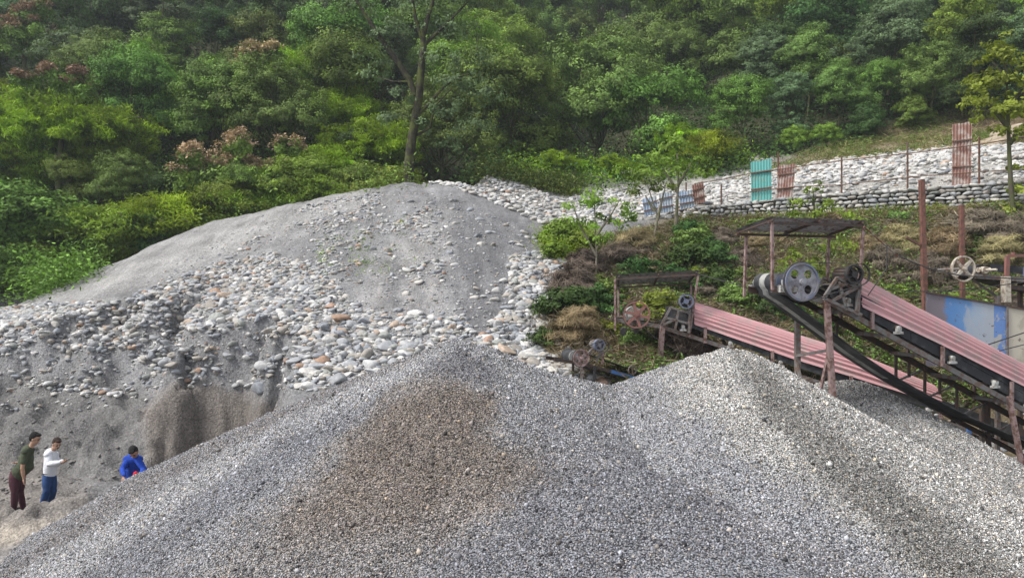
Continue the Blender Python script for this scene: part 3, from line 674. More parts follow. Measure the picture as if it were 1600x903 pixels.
def place(kind, x, y, h, label, cat, group, var=None, name='tree', wide=1.0, z=None, crown_only=False):
    K = KD[kind]; k = K[var if var is not None else int(rng.integers(len(K)))]
    g = float(terrain_z(np.array([x]), np.array([y]))[0]) + E if z is None else z
    o = empty(name, (x, y, g), label, cat, group); s = h / k['H']; rz = rng.uniform(0, 6.28)
    o.scale = (s * wide, s * wide, s); o.rotation_euler = (0, 0, rz)
    for nm, me in ((('foliage' if k['crown'].name.startswith('fol') else 'crown'), k['crown']), (('stem' if k['trunk'].name.startswith('stem') else 'trunk'), k['trunk'])):
        c = bpy.data.objects.new(nm, me); COL.objects.link(c); c.parent = o
    return o
def place_px(kind, px, pytop, d, label, cat, group, **k):
    x = (px - 800) / F * d; g = float(terrain_z(np.array([x]), np.array([d]))[0]); h = (451.5 - pytop) / F * d - g
    return place(kind, x, d, max(h, 0.5), label, cat, group, **k)
# ---- the forest, row behind row
LAB = dict(dark='dark dense tree', mid='mid green tree', olive='olive fine-leaved tree', grey='greyish layered tree', light='light green rounded tree', bamboo='yellow green bamboo clump', fern='low feathery green bush', shrub='low leafy shrub')
def landmark(px): return ('at the far left' if px < 140 else 'above the brown-flowered bush' if px < 420 else 'left of the mossy forked tree' if px < 640 else 'right of the mossy forked tree' if px < 850 else
    'above the bright bamboo by the boulders' if px < 1030 else 'above the turquoise sheet' if px < 1240 else 'above the bare boulder terrace' if px < 1450 else 'above the tall rusty sheet')
def region(px, d): return landmark(px) + ('' if d < 62 else ', halfway up the slope' if d < 92 else ', high on the slope')
rows = [(43, 4.4, 5), (48, 4.6, 6.5), (52.5, 4.6, 7), (57, 5.0, 8), (62.5, 5.4, 9), (69, 5.8, 10), (77, 6.4, 11), (86, 7.2, 12), (97, 8.2, 13), (110, 9.4, 14), (126, 11, 15)]
nt = 0
for ri, (d, sp_, h) in enumerate(rows):
    x = -0.86 * d
    while x < 0.84 * d:
        xx = x + rng.uniform(-.3, .3) * sp_; yy = d + rng.uniform(-.4, .4) * sp_; x += sp_ * rng.uniform(.85, 1.2)
        px = 800 + xx / yy * F; foot = float(hill_z(np.array([xx]), np.array([yy]))[0]); s = foot - float(right_z(np.array([xx]), np.array([yy]))[0])
        if (s < 0.4 and px > 560) or (ri == 0 and not -160 < px < 600): continue
        u = rng.random()
        if px < 560: kd = 'bamboo' if (u < .22 and ri < 4) else 'dark' if u < .45 else 'mid' if u < .68 else 'olive' if u < .82 else 'grey'
        elif px < 1050: kd = 'mid' if u < .36 else 'olive' if u < .55 else 'light' if u < .68 else 'dark' if u < .82 else 'grey'
        else: kd = 'grey' if u < .34 else 'olive' if u < .6 else 'mid' if u < .8 else 'light' if u < .9 else 'dark'
        hh = h * rng.uniform(.75, 1.2) * (0.72 if kd == 'bamboo' else 1)
        lab = f'{LAB[kd]} {region(px, yy)}'
        place(kd, xx, yy, hh, lab, 'bamboo' if kd == 'bamboo' else 'tree', lab + 's', name='bamboo_clump' if kd == 'bamboo' else 'forest_tree'); nt += 1
# ---- trees and clumps one can point to
SPECIAL = [('bamboo', 60, 92, 47, 'bright bamboo clump at the left edge below brown blossom'), ('bamboo', 150, 120, 48, 'second bright bamboo clump from the left edge'),
    ('light', 225, 60, 56, 'round light green tree left of the brown-flowered column'), ('bamboo', 585, 150, 48, 'bright bamboo clump left of the mossy forked tree'),
    ('bamboo', 510, 200, 46, 'bamboo clump hanging over the mound crest, left of the mossy tree'), ('bamboo', 540, 110, 52, 'tall bamboo clump high behind the mossy tree'),
    ('light', 745, 22, 62, 'big round pale green tree right of the mossy forked tree'), ('olive', 690, 130, 50, 'olive tree directly right of the mossy trunk'),
    ('mid', 800, 95, 55, 'mid green tree between mossy tree and the round dense tree'), ('olive', 935, 60, 58, 'tall dense olive tree in the centre, dark trunk showing'),
    ('mid', 1010, 118, 55, 'round green tree right of the tall dense olive tree'), ('bamboo', 870, 222, 48.5, 'bright yellow green bamboo clump behind the white boulders'),
    ('bamboo', 905, 240, 49, 'smaller bamboo clump overlapping the bright one on its right'), ('bamboo', 1060, 175, 52, 'vivid green bamboo clump left of the turquoise sheet'),
    ('fern', 1110, 195, 49, 'feathery green shrub directly left of the turquoise sheet'), ('fern', 1000, 262, 49, 'small feathery bush behind the boulder bank centre'),
    ('bamboo', 955, 232, 50, 'pale green bamboo between the bright bamboo and the blue sheets'), ('shrub', 1020, 240, 50, 'dark leafy shrub above the leftmost blue sheet'), ('shrub', 1150, 225, 50, 'rounded shrub just left of the turquoise sheet top'), ('fern', 800, 268, 45, 'small feathery bush at the right foot of the mossy tree row'), ('fern', 840, 262, 47, 'small feathery bush left of the bright bamboo'), ('grey', 1200, 60, 60, 'grey green tree behind the turquoise sheet'), ('grey', 1400, 0, 62, 'tall hazy grey tree above the middle of the stone wall'),
    ('mid', 1160, 120, 52, 'mid green tree standing over the turquoise sheet, left side'), ('grey', 1230, 110, 53, 'greyish tree rising between turquoise and rusty sheets'), ('olive', 1310, 100, 53, 'olive tree at the forest edge over the terrace middle'), ('mid', 1375, 95, 54, 'mid green tree at the forest edge over the terrace'), ('olive', 1440, 80, 54, 'olive tree at the forest edge left of the tall rusty sheet'), ('mid', 1520, 60, 56, 'mid green tree high above the tall rusty sheet'), ('shrub', 1290, 195, 50, 'dark shrub at the top of the bare slope, middle'), ('shrub', 1430, 150, 51, 'leafy shrub at the top of the bare slope, right'), ('olive', 1290, 70, 58, 'olive tree above the boulder terrace'), ('shrub', 1350, 165, 51, 'dark shrub at the forest edge above the boulder terrace'), ('shrub', 1240, 200, 50, 'shrub at the forest edge behind the rusty sheet')]
for kd, px, pt, d, lab in SPECIAL:
    place_px(kd, px, pt, d, lab, 'bamboo' if kd == 'bamboo' else 'shrub' if kd in ('fern', 'shrub') else 'tree', 'trees and clumps at the forest edge', name={'bamboo': 'bamboo_clump', 'fern': 'shrub', 'shrub': 'shrub'}.get(kd, 'forest_tree'))
# feathery bushes along the foot of the forest behind the mound
for i, (px, pt) in enumerate([(-20, 330), (15, 385), (50, 400), (95, 395), (130, 372), (165, 345), (205, 340), (240, 318), (285, 305), (320, 300), (355, 285), (395, 262), (430, 268), (470, 248), (520, 250), (560, 262), (600, 262), (80, 350), (260, 262), (10, 290), (180, 290), (700, 250), (740, 256), (780, 262)]):
    d = 38 + 6 * min(1, max(0, px) / 500) if px < 640 else 46.5; pt += (24, 0, 12)[i % 3]
    place_px(['fern', 'shrub', 'fern'][i % 3], px, pt, d, ('feathery low bush ', 'dark leafy low bush ', 'feathery low bush ')[i % 3] + 'along the forest foot ' + ('at the left edge' if px < 60 else 'where the pale crest is lowest' if px < 190 else 'below the brown-flowered bush' if px < 400 else 'over the highest part of the crest' if px < 640 else 'behind the white boulders'), 'bush', 'bushes along the forest foot', name='bush', wide=1.25)
# brown flowering vine-clad shrubs
def flowering(px, py, d, w, h, nfl, label, stem=None):
    x = (px - 800) / F * d; zc = E - (py - 451.5) / F * d; g = float(terrain_z(np.array([x]), np.array([d]))[0]) + E
    o = empty('flowering_climber', (x, d, g), label, 'climber', 'brown flowering climbers')
    L = [(x + random.uniform(-.5, .5) * w, d + random.uniform(-.4, .4) * w * .6, zc + random.uniform(-.5, .32) * h, random.uniform(.55, 1.0) * min(w, h) * .28) for _ in range(int(10 + w * h * .4))]
    V, Fq, c = crown_mesh(L, dens_=1.5, leaf=.24, clr=.5, per=40, hang=.5); mesh_np('foliage', V, Fq, M_MID, o, False, c)
    C, T = [], []
    for _ in range(int(nfl * 2.4)):
        l = random.choice(L); a = rng.normal(size=3); a[1] = -abs(a[1]) - .2; a[2] = abs(a[2]) * .9; a /= np.linalg.norm(a)
        c0 = np.array(l[:3]) + a * l[3] * 1.05
        if c0[2] < zc - h * .12: continue
        p = clump_pts(c0, .38, 42, .7); C.append(p); T.append(np.full(42, math.exp(random.gauss(0, .25))) * rng.uniform(.7, 1.25, 42))
    C = np.concatenate(C); T = np.concatenate(T); V, Fq, c = leaf_quads(C, .17 * rng.uniform(.6, 1.3, len(C)), .6, T); mesh_np('blossom', V, Fq, M_BROWN, o, False, c)
    m = MB(); m.path([Vector((x, d, g - .3)), Vector((x + .2, d, (g + zc) / 2)), Vector((x, d, zc))], [.22, .16, .08], 7); m.build('trunk', M_BARK, o)
flowering(365, 250, 43.5, 6.6, 4.2, 90, 'wide bush topped with brown dry blossom, in the lower left forest')
flowering(402, 108, 52, 2.6, 5.6, 46, 'tall slim column of creeper with brown blossom left of centre')
flowering(90, 118, 46, 4.6, 2.0, 46, 'brown blossom creeper over bright bamboo at the left edge')
flowering(35, 45, 60, 5.5, 4.0, 60, 'greyish pink blossoming tree in the top left corner')
flowering(330, 178, 52, 2.2, 1.6, 12, 'small creeper tuft with few brown flowers above the wide brown bush')
# mossy forked tree
def mossy():
    B = P(637, 292, 42.5); o = empty('forked_tree', (B.x, B.y, terrain_z(np.array([B.x]), np.array([B.y]))[0] + E), 'tall forked tree with mossy trunk standing behind the mound top', 'tree')
    m = MB(); q = lambda px, py, dd=0: P(px, py, 42.5 + dd)
    m.path([q(636, 300), q(637, 282), q(641, 235), q(648, 190), q(655, 150), q(658, 110), q(662, 75), q(660, 45)], [.38, .32, .27, .24, .22, .20, .18, .13], 10)
    m.path([q(648, 150), q(640, 125), q(620, 95), q(596, 62), q(575, 30), q(556, 0), q(545, -30)], [.18, .17, .15, .12, .10, .08, .05], 8)
    m.path([q(660, 60), q(668, 30), q(676, 5), q(680, -30)], [.16, .13, .10, .05], 7)
    m.path([q(660, 62), q(650, 32), q(644, 0), q(640, -30)], [.13, .10, .08, .05], 7)
    m.path([q(652, 180), q(668, 165), q(690, 140), q(712, 122, -1), q(732, 116, -1)], [.12, .10, .08, .05, .02], 6)
    m.path([q(664, 70), q(690, 45), q(720, 15, 1), q(745, -10, 1)], [.12, .09, .06, .03], 6)
    m.path([q(645, 215), q(672, 200), q(680, 165, -1), q(705, 140, -1)], [.09, .07, .05, .02], 5)
    m.path([q(640, 128), q(615, 128), q(590, 120, 1)], [.07, .05, .02], 5)
    t = NT('mossy_bark'); n = t.noise(2.2, 6, .65); t.bump(t.noise(14, 4), .7, .04)
    m.build('trunk', t.done(t.ramp(n, [(.36, (.022, .019, .015)), (.5, (.045, .04, .025)), (.62, (.075, .09, .02))]), .95), o)
    L = []
    for px, py, r, dd in [(720, 130, 1.5, -1), (700, 175, 1.1, -1), (690, 100, 1.2, 0), (735, 95, 1.2, 0), (600, 60, .9, 0), (560, 10, 1.2, 0), (640, 10, 1.1, 0), (690, 0, 1.3, 0), (735, 0, 1.2, 1), (665, 200, .8, 0), (590, 120, .9, 1), (622, 155, .9, 0), (676, 45, 1.0, 0), (620, 40, 1.0, .5), (580, 90, 1.0, 1), (650, 90, .7, .6), (715, 50, 1.2, .5), (760, 150, 1.2, 0), (740, 200, 1.1, 0), (700, 225, .9, 0), (610, 190, .8, .8)]:
        v = P(px, py, 42.5 + dd); L.append((v.x, v.y, v.z, r))
    V, Fq, c = crown_mesh(L, dens_=.85, leaf=.2, clr=.6, per=30); mesh_np('crown', V, Fq, M_GREY, o, False, c)
mossy()
def sapling(px, pb, pt, d, pts, lobes, mat, label, r=.05, leaf=.16, per=26, dn=1.0, bark=None, name='sapling'):
    g = P(px, pb, d); o = empty(name, g, label, 'young tree', 'young trees on the planted bank')
    m = MB()
    for pl in pts: m.path([P(a, b, d + (c[0] if c else 0)) for a, b, *c in pl], [r * (1 - .75 * i / (len(pl) - 1)) for i in range(len(pl))], 6)
    m.build('trunk', bark or M_BARKP, o)
    L = [(*P(a, b, d + dd), rr) for a, b, rr, dd in lobes]
    V, Fq, c = crown_mesh(L, dens_=dn, leaf=leaf, clr=.42, per=per); mesh_np('crown', V, Fq, mat, o, False, c)
sapling(932, 480, 290, 26.5, [[(934, 482), (931, 440), (932, 400), (930, 350), (928, 300)], [(932, 400), (905, 350), (895, 320)], [(931, 370), (955, 335), (970, 310)], [(932, 390), (948, 360)]],
    [(925, 308, .55, 0), (905, 322, .5, 0), (950, 318, .5, 0), (972, 325, .4, .3), (925, 345, .5, 0), (958, 350, .45, 0), (895, 350, .4, 0), (985, 345, .35, .4), (940, 372, .35, 0)], M_LIGHT, 'thin pale sapling in front of the white boulder bank, left of the blue sheets', dn=1.5)
sapling(1058, 352, 215, 34, [[(1056, 352), (1058, 320), (1060, 280), (1058, 240)], [(1059, 300), (1035, 262)], [(1059, 290), (1080, 255)]],
    [(1055, 232, .9, 0), (1030, 255, .8, 0), (1082, 250, .75, 0), (1010, 275, .8, 0), (1058, 265, .7, 0), (1095, 272, .5, 0), (990, 262, .7, 0)], M_LIGHT, 'taller young tree standing just in front of the blue sheets', r=.09, leaf=.2, dn=1.2)
sapling(1025, 385, 270, 32, [[(1031, 398), (1022, 370), (1028, 340), (1020, 315), (1012, 290)], [(1027, 345), (1034, 315), (1040, 290)], [(1022, 330), (1008, 305)]],
    [(1012, 288, .5, 0), (1042, 290, .5, 0), (1000, 300, .5, 0), (1025, 300, .3, 0)], M_OLIVE, 'crooked leaning young tree on the left end of the planted bank', r=.07, leaf=.18, dn=.9)
sapling(1275, 350, 285, 30.5, [[(1272, 352), (1272, 320), (1270, 292)], [(1272, 335), (1300, 308)], [(1272, 335), (1250, 310)]],
    [(1272, 300, .5, 0), (1255, 315, .45, 0), (1295, 322, .45, 0), (1315, 335, .45, 0), (1330, 342, .35, 0), (1280, 335, .5, 0), (1245, 332, .3, 0)], M_YEL, 'yellow green bush in front of the dry stone wall', dn=1.2, bark=M_BARK, name='bush')
sapling(1262, 470, 380, 24, [[(1290, 480), (1294, 440), (1296, 400)], [(1262, 480), (1258, 440), (1250, 410)], [(1324, 440), (1322, 410), (1316, 380)]],
    [(1245, 402, .42, 0), (1228, 420, .35, 0), (1262, 412, .4, 0), (1275, 430, .35, 0), (1240, 438, .3, 0), (1305, 380, .4, .3), (1325, 388, .35, .3), (1285, 385, .3, .3)], M_LIGHT, 'leafy bush growing behind the tall conveyor canopy', dn=1.6, leaf=.14, bark=M_BARK, name='bush')
sapling(1576, 400, 55, 29, [[(1586, 350), (1580, 300), (1577, 240), (1575, 180), (1573, 120), (1566, 70)], [(1576, 200), (1548, 165), (1530, 150)], [(1575, 170), (1600, 135)], [(1574, 130), (1550, 95)], [(1577, 225), (1605, 190)]],
    [(1562, 72, .55, 0), (1550, 95, .6, 0), (1580, 95, .6, 0), (1535, 135, .7, 0), (1560, 130, .7, 0), (1592, 130, .8, 0), (1528, 160, .6, 0), (1550, 178, .65, 0), (1580, 170, .8, 0), (1605, 170, .9, 0), (1600, 210, .7, 0), (1620, 120, .8, 0), (1560, 205, .4, 0), (1590, 300, .4, .3), (1580, 330, .4, .3), (1595, 260, .4, .3)], M_YEL, 'slender tree with yellow green leaves at the right edge', r=.11, leaf=.19, dn=1.7, bark=M_BARK, name='roadside_tree')
# bushes on the bank
BB = [(880, 385, .9, 'light'), (905, 395, .8, 'light'), (870, 405, .6, 'light'), (1090, 395, .9, 'olive'), (1075, 425, 1.0, 'dark'), (1110, 420, 1.0, 'dark'), (1078, 372, .7, 'dark'), (960, 420, .8, 'dry'), (990, 395, .9, 'dry'), (920, 430, .8, 'dry'),
      (900, 470, .9, 'dry'), (880, 500, .9, 'dark'), (930, 500, .9, 'dark'), (905, 530, .8, 'dry'), (950, 530, .5, 'olive'), (985, 545, .5, 'olive'), (1060, 555, .8, 'dry'), (940, 470, .7, 'olive'), (1000, 440, .8, 'dark'), (1050, 460, .9, 'dark'), (1030, 500, .8, 'olive'),
      (1120, 460, .9, 'dark'), (1150, 480, .7, 'olive'), (1200, 490, .8, 'dark'), (1160, 420, .7, 'dry'), (1130, 385, .7, 'dry'), (1230, 500, .7, 'dark'), (1180, 395, .6, 'dry'), (1380, 420, .7, 'dry'), (1420, 390, .8, 'dry'), (1480, 400, .9, 'dry'), (1540, 370, .9, 'dry'), (1590, 385, .9, 'dry'), (1560, 410, .8, 'dry'), (1450, 440, .8, 'dry'), (1360, 400, .7, 'dry'), (850, 540, .5, 'dark'), (1400, 350, .5, 'olive'), (1185, 360, .5, 'olive')]
def bushk(mat, leaf=.14, dn=1.5): return make_kind('low', 1.2, 2.2, 9, mat, M_BARK, leaf=leaf, clr=.3, per=34, dens_=dn * 5)
KD['blight'] = [bushk(M_LIGHT)]; KD['bdark'] = [bushk(M_DARK, .12, .8), bushk(M_DARK, .13, .6)]; KD['bolive'] = [bushk(M_YEL, .12, 1), bushk(M_OLIVE, .12)]; KD['bdry'] = [make_kind('low', 1.2, 2.2, 9, M_DRYD, M_BARK, leaf=.38, asp=.05, clr=.34, per=60, dens_=6, flat=.5), make_kind('low', 1.2, 2.2, 9, M_DRYG, M_BARK, leaf=.34, asp=.05, clr=.34, per=60, dens_=6, flat=.5)]
BL = dict(light='bright green low bush on the planted bank', dark='dark green low bush on the planted bank', olive='yellowish low bush on the planted bank', dry='dry brown tangled bush on the planted bank')
def where(px, py):
    a = 'left end of the bank' if px < 960 else 'bank behind the low canopy' if px < 1100 else 'bank between the two canopies' if px < 1180 else 'bank behind the tall canopy' if px < 1345 else 'bank left of the long red pole' if px < 1440 else 'bank between the red poles' if px < 1502 else 'bank right of the red poles'
    return ('by the wall on the ' if py < 385 else 'halfway down the ' if py < 450 else 'low on the ') + a
for px, py, h, kd in BB:
    v = hit(px, py); place('b' + kd, v.x, v.y, h * 1.25, BL[kd].replace('on the planted bank', where(px, py)), 'bush', 'bushes on the planted bank', name='bush', wide=1.2, z=v.z - .15)
i = 0
while i < 70:
    px, py = random.uniform(880, 1640), random.uniform(350, 600)
    if not in_poly(np.array([px]), np.array([py]), [(905, 400), (1090, 352), (1640, 335), (1640, 470), (1300, 560), (1000, 560), (880, 560), (860, 500), (905, 440)])[0]: continue
    v = hit(px, py); kd = random.choice(['dry', 'dry', 'dry', 'dark', 'olive', 'olive']); i += 1
    place('b' + kd, v.x, v.y, random.uniform(.25, .6), BL[kd].replace('on the planted bank', where(px, py)).replace('low bush', 'scrub tuft'), 'bush', 'bushes on the planted bank', name='bush', wide=random.uniform(1.1, 1.9), z=v.z - .12)
# ground cover
def cover(name, n, poly, xr, yr, mat, size, asp, label, per=12, r=.3, h=.2, up=.5, droop=.3, tv=.35, thr=None):
    C, T = [], []; got = 0
    while got < n:
        m = 8000; x = rng.uniform(*xr, m); y = rng.uniform(*yr, m); z = terrain_z(x, y); px, py = proj(x, y, z); ok = in_poly(px, py, poly)
        if thr is not None: ok &= fbm(x / 1.4, y / 1.4, 123, 3) > thr
        x, y, z = x[ok][:n - got], y[ok][:n - got], z[ok][:n - got]; k = len(x); got += k
        if k == 0: break
        c = np.stack([x, y, z + E], 1); t = np.exp(rng.normal(size=k) * tv)
        p = np.repeat(c, per, 0) + rng.normal(size=(k * per, 3)) * np.array([r, r, h]) + np.array([0, 0, h * .7]); C.append(p); T.append(np.repeat(t, per) * rng.uniform(.75, 1.2, k * per))
    C = np.concatenate(C); T = np.concatenate(T); V, Fq, c = leaf_quads(C, size * rng.uniform(.5, 1.4, len(C)), asp, T, droop, up)
    return tag(mesh_np(name, V, Fq, mat, None, False, c), label, 'ground cover', None, 'stuff')
cover('undergrowth', 22000, [(-200, -200), (1800, -200), (1800, 175), (1480, 185), (1280, 235), (1150, 280), (1000, 300), (880, 300), (800, 290), (640, 290), (500, 300), (300, 380), (100, 470), (-200, 500)], (-75, 75), (42, 110), M_DARK, .26, .5, 'leafy undergrowth covering the forested hillside', 16, .8, .6)  # dark leaf tone paints the shade into the gaps between crowns
cover('undergrowth', 1500, [(-250, 400), (130, 395), (140, 440), (62, 468), (-250, 492)], (-45, -14), (27, 44), M_MID, .18, .4, 'leafy scrub at the left end of the mound crest', 22, .55, .55)
cover('undergrowth', 3000, [(-200, 200), (640, 200), (640, 300), (500, 300), (300, 380), (100, 470), (-200, 500)], (-45, 0), (36, 60), M_MID, .2, .4, 'bright leafy scrub along the foot of the left forest', 16, .6, .5)
bankp = [(905, 395), (960, 370), (1090, 345), (1300, 338), (1700, 322), (1700, 620), (1400, 640), (1000, 600), (900, 590), (850, 540), (850, 500), (900, 440)]
cover('dry_grass', 19000, bankp, (1, 24), (18, 36), M_DRYG, .36, .045, 'straw coloured dry grass and creepers covering the bank', 12, .22, .10, up=.2)
cover('dead_twigs', 9000, bankp, (1, 24), (18, 36), M_DRYD, .34, .07, 'brown dead twigs tangled over the bank', 12, .25, .12, up=.2)
cover('creeper', 4200, bankp, (1, 24), (18, 36), M_OLIVE, .12, .6, 'green creeper patches on the bank', 22, .25, .10, thr=.12)
cover('scrub', 4200, bankp, (1, 24), (18, 36), M_OLIVE, .13, .3, 'olive scrub and weeds tangled through the dry grass of the bank', 16, .3, .14, thr=-.12)
cover('moss_grass', 1500, [(1060, 345), (1090, 338), (1250, 336), (1400, 326), (1600, 318), (1600, 332), (1400, 342), (1250, 352), (1120, 372), (1050, 400), (1020, 380)], (6, 24), (27, 37), M_YEL, .13, .3, 'yellow green mossy grass at the foot of the stone wall', 18, .16, .08, thr=-.15)
cover('undergrowth', 1100, [(780, 262), (900, 240), (1130, 240), (1180, 262), (1090, 282), (990, 292), (880, 300), (800, 285)], (-3, 18), (44, 60), M_BAMB, .2, .3, 'bright green scrub between the boulder bank and the forest', 20, .6, .5)
cover('undergrowth', 500, [(690, 262), (760, 268), (830, 290), (900, 300), (900, 318), (840, 312), (760, 285), (700, 275)], (-8, 6), (43, 52), M_OLIVE, .2, .4, 'scrub behind the boulders on the mound', 20, .5, .45)
cover('weeds', 420, [(850, 365), (900, 360), (935, 380), (930, 405), (880, 415), (850, 395)], (1, 6), (28, 37), M_BAMB, .2, .14, 'bright green weeds between boulders right of the mound', 22, .28, .2)
cover('weeds', 40, [(480, 380), (640, 340), (640, 440), (500, 430)], (-12, 0), (22, 37), M_LIGHT, .14, .2, 'sparse green weeds on the cobble slope', 16, .15, .08)
cover('slope_grass', 1800, [(1150, 285), (1300, 225), (1480, 180), (1700, 165), (1700, 222), (1420, 240), (1250, 262)], (12, 45), (40, 60), M_OLIVE, .3, .1, 'rough grass on the bare slope above the boulder terrace', 12, .4, .15, thr=-.1)
cover('slope_grass', 900, [(1150, 285), (1300, 225), (1480, 180), (1700, 165), (1700, 222), (1420, 240), (1250, 262)], (12, 45), (40, 60), M_DRYG, .5, .05, 'dry straw on the bare slope above the boulder terrace', 10, .4, .12)
# ------------------------------------------------------------------ dry stone wall, fence, loose sheets
DW = lambda px: float(np.interp(px, [930, 1010, 1090, 1250, 1420, 1600, 1800], [36.8, 36.4, 35.7, 33.8, 31.8, 29.9, 28.1]))
WT = lambda px: float(np.interp(px, [1060, 1090, 1110, 1250, 1420, 1600, 1800], [338, 330, 322, 306, 294, 281, 270]))
WB = lambda px: float(np.interp(px, [1060, 1090, 1250, 1420, 1600, 1800], [345, 346, 342, 334, 326, 322]))
wall_o = empty('dry_stone_wall', P(1350, 336, DW(1350)), 'long dry stone retaining wall of flat grey stones below the boulder terrace', 'stone wall')
Vs, Fs, Cs, off = [], [], [], 0
a = P(1078, WB(1078), DW(1078)); 
def wp(px, f): return P(px, WB(px) + (WT(px) - WB(px)) * f, DW(px))
px = 1082.0
r2 = np.random.default_rng(11)
H0 = 0.17
for row in range(11):
    px = 1082.0 + r2.uniform(0, 6)
    while px < 1800:
        d = DW(px); hgt = (WB(px) - WT(px)) / F * d; nrow = max(2, round(hgt / H0))
        L = r2.uniform(0.16, 0.5); dpx = L * F / d
        if row < nrow:
            c = wp(px + dpx / 2, (row + .5) / nrow); hh = hgt / nrow * r2.uniform(.75, 1.3)
            u = (wp(px + dpx, .5) - wp(px, .5)).normalized()
            v = S2[int(r2.integers(14))].copy(); v = np.sign(v) * np.abs(v / np.abs(v).max(0)) ** 0.7 * .5
            v = v * np.array([L * 1.02, 0.42, hh * 1.02]); an = math.atan2(u.y, u.x); R3 = np.array(Matrix.Rotation(an, 3, 'Z') @ Matrix.Rotation(r2.uniform(-.12, .12), 3, 'Y'))
            v = v @ R3.T + np.array(c) + np.array([0, r2.uniform(-.05, .05), r2.uniform(-.01, .01)])
            Vs.append(v); Fs.append(ICO2[1] + off); off += len(v); Cs.append(np.tile(PAL[r2.choice([2, 1, 4, 6, 9, 4, 0])] * r2.uniform(.7, 1.1), (len(v), 1)))
        px += dpx * 0.97
mesh_np('stonework', np.concatenate(Vs), np.concatenate(Fs), M_STONE_V, wall_o, True, np.concatenate(Cs))
m = MB()
for p0, p1 in zip(range(1085, 1795, 30), range(1115, 1825, 30)):
    A_, B_ = P(p0, WB(p0) + 6, DW(p0) + .22), P(p1, WB(p1) + 6, DW(p1) + .22); C_, D_ = P(p1, WT(p1) + 3, DW(p1) + .22), P(p0, WT(p0) + 3, DW(p0) + .22)
    m.quad([A_, B_, C_, D_]); o_ = Vector((0, .8, 0)); m.quad([D_, C_, C_ + o_, D_ + o_])
t = NT('packed_earth'); m.build('earth_core', t.done(t.mix(t.noise(6, 5), (.05, .042, .03), (.09, .08, .06)), .95), wall_o)

M_RUSTS = mat_metal('rusty_sheet', (0.44, 0.38, 0.35), (0.34, 0.26, 0.23), (0.25, 0.14, 0.115), 0.47, 0.75, 0.0, 3)
M_TURQ = mat_metal('turquoise_sheet', (0.13, 0.38, 0.35), (0.10, 0.32, 0.31), (0.16, 0.30, 0.26), 0.36, 0.6, 0.0, 3)
M_BLUES = mat_metal('pale_blue_sheet', (0.30, 0.38, 0.50), (0.24, 0.31, 0.43), (0.36, 0.38, 0.40), 0.42, 0.6, 0.0, 2)
M_REDP = mat_metal('red_oxide_paint', (0.20, 0.085, 0.065), (0.15, 0.07, 0.055), (0.10, 0.055, 0.04), 0.45, 0.7)
M_WIRE = mat_metal('weathered_rail', (0.16, 0.13, 0.11), (0.10, 0.085, 0.075), rough=0.8)
def sheet(name, c, mat, label, ribs=8, dd=0.0, cut=None):
    """upright corrugated sheet; corners TL, TR, BR, BL in the picture, on the fence line"""
    tl, tr, br, bl = [P(x, y, DW(x) + dd) for x, y in c]
    o = empty(name, (bl + br) / 2, label, 'metal sheet', 'loose sheets along the fence')
    n, k = ribs * 6, 6; V = []; nrm = (br - bl).cross(tl - bl).normalized()
    for sgn in (0, 1):
        for j in range(k + 1):
            for i in range(n + 1):
                u, v = i / n, j / k; p = bl.lerp(br, u).lerp(tl.lerp(tr, u), v)
                p = p + nrm * (0.022 * math.sin(u * ribs * 2 * math.pi) + 0.02 * math.sin(v * 3 + u) + sgn * 0.006)
                if v == 1: p = p + Vector((0, 0, 0.02 * math.sin(u * 9)))
                V.append(p)
    st = (n + 1) * (k + 1); Fq = []
    for sgn in (0, 1):
        for j in range(k):
            for i in range(n):
                a = sgn * st + j * (n + 1) + i; f = (a, a + 1, a + n + 2, a + n + 1); Fq.append(f if sgn == 0 else f[::-1])
    mesh_np('corrugated_panel', V, Fq, mat, o, True)
    for v in (.3, .72):
        m = MB(); m.bar(bl.lerp(tl, v) - Vector((0.03, .06, 0)), br.lerp(tr, v) + Vector((0.03, -.06, 0)), .05, .05); m.build('batten', M_WIRE, o)
sheet('metal_sheet', [(1173, 254), (1205, 248), (1206, 312), (1174, 315)], M_TURQ, 'turquoise corrugated sheet standing on the stone wall', 7)
sheet('metal_sheet', [(1217, 259), (1243, 256), (1239, 308), (1213, 311)], M_RUSTS, 'rust streaked sheet right beside the turquoise one', 6)
sheet('metal_sheet', [(1488, 195), (1519, 190), (1517, 290), (1487, 290)], M_RUSTS, 'tallest rusty sheet on the wall near the right edge', 6)
sheet('metal_sheet', [(1081, 290), (1099, 283), (1102, 316), (1085, 320)], M_RUSTS, 'smallest rusty sheet at the left end of the wall', 5)
sheet('metal_sheet', [(1060, 300), (1082, 297), (1085, 323), (1063, 328)], M_BLUES, 'pale blue sheet next to the smallest rusty sheet', 5)
sheet('metal_sheet', [(1029, 303), (1050, 298), (1053, 330), (1032, 334)], M_BLUES, 'middle pale blue sheet low on the boulder bank', 5)
sheet('metal_sheet', [(1003, 312), (1026, 306), (1028, 334), (1008, 338)], M_BLUES, 'leftmost pale blue sheet, half hidden by saplings', 5)
fence = empty('wire_fence', P(1250, 306, DW(1250)), 'thin metal rail fence on top of the dry stone wall', 'fence')
for (x, y0, y1) in [(1127, 288, 320), (1072, 285, 330), (1216, 237, 312), (1315, 245, 308), (1418, 222, 296), (1530, 214, 292), (1640, 204, 284)]:
    m = MB(); m.bar(P(x, y0, DW(x) + .12), P(x, y1, DW(x) + .12), .06, .06); m.build('post', M_WIRE if x != 1216 else M_REDP, fence)
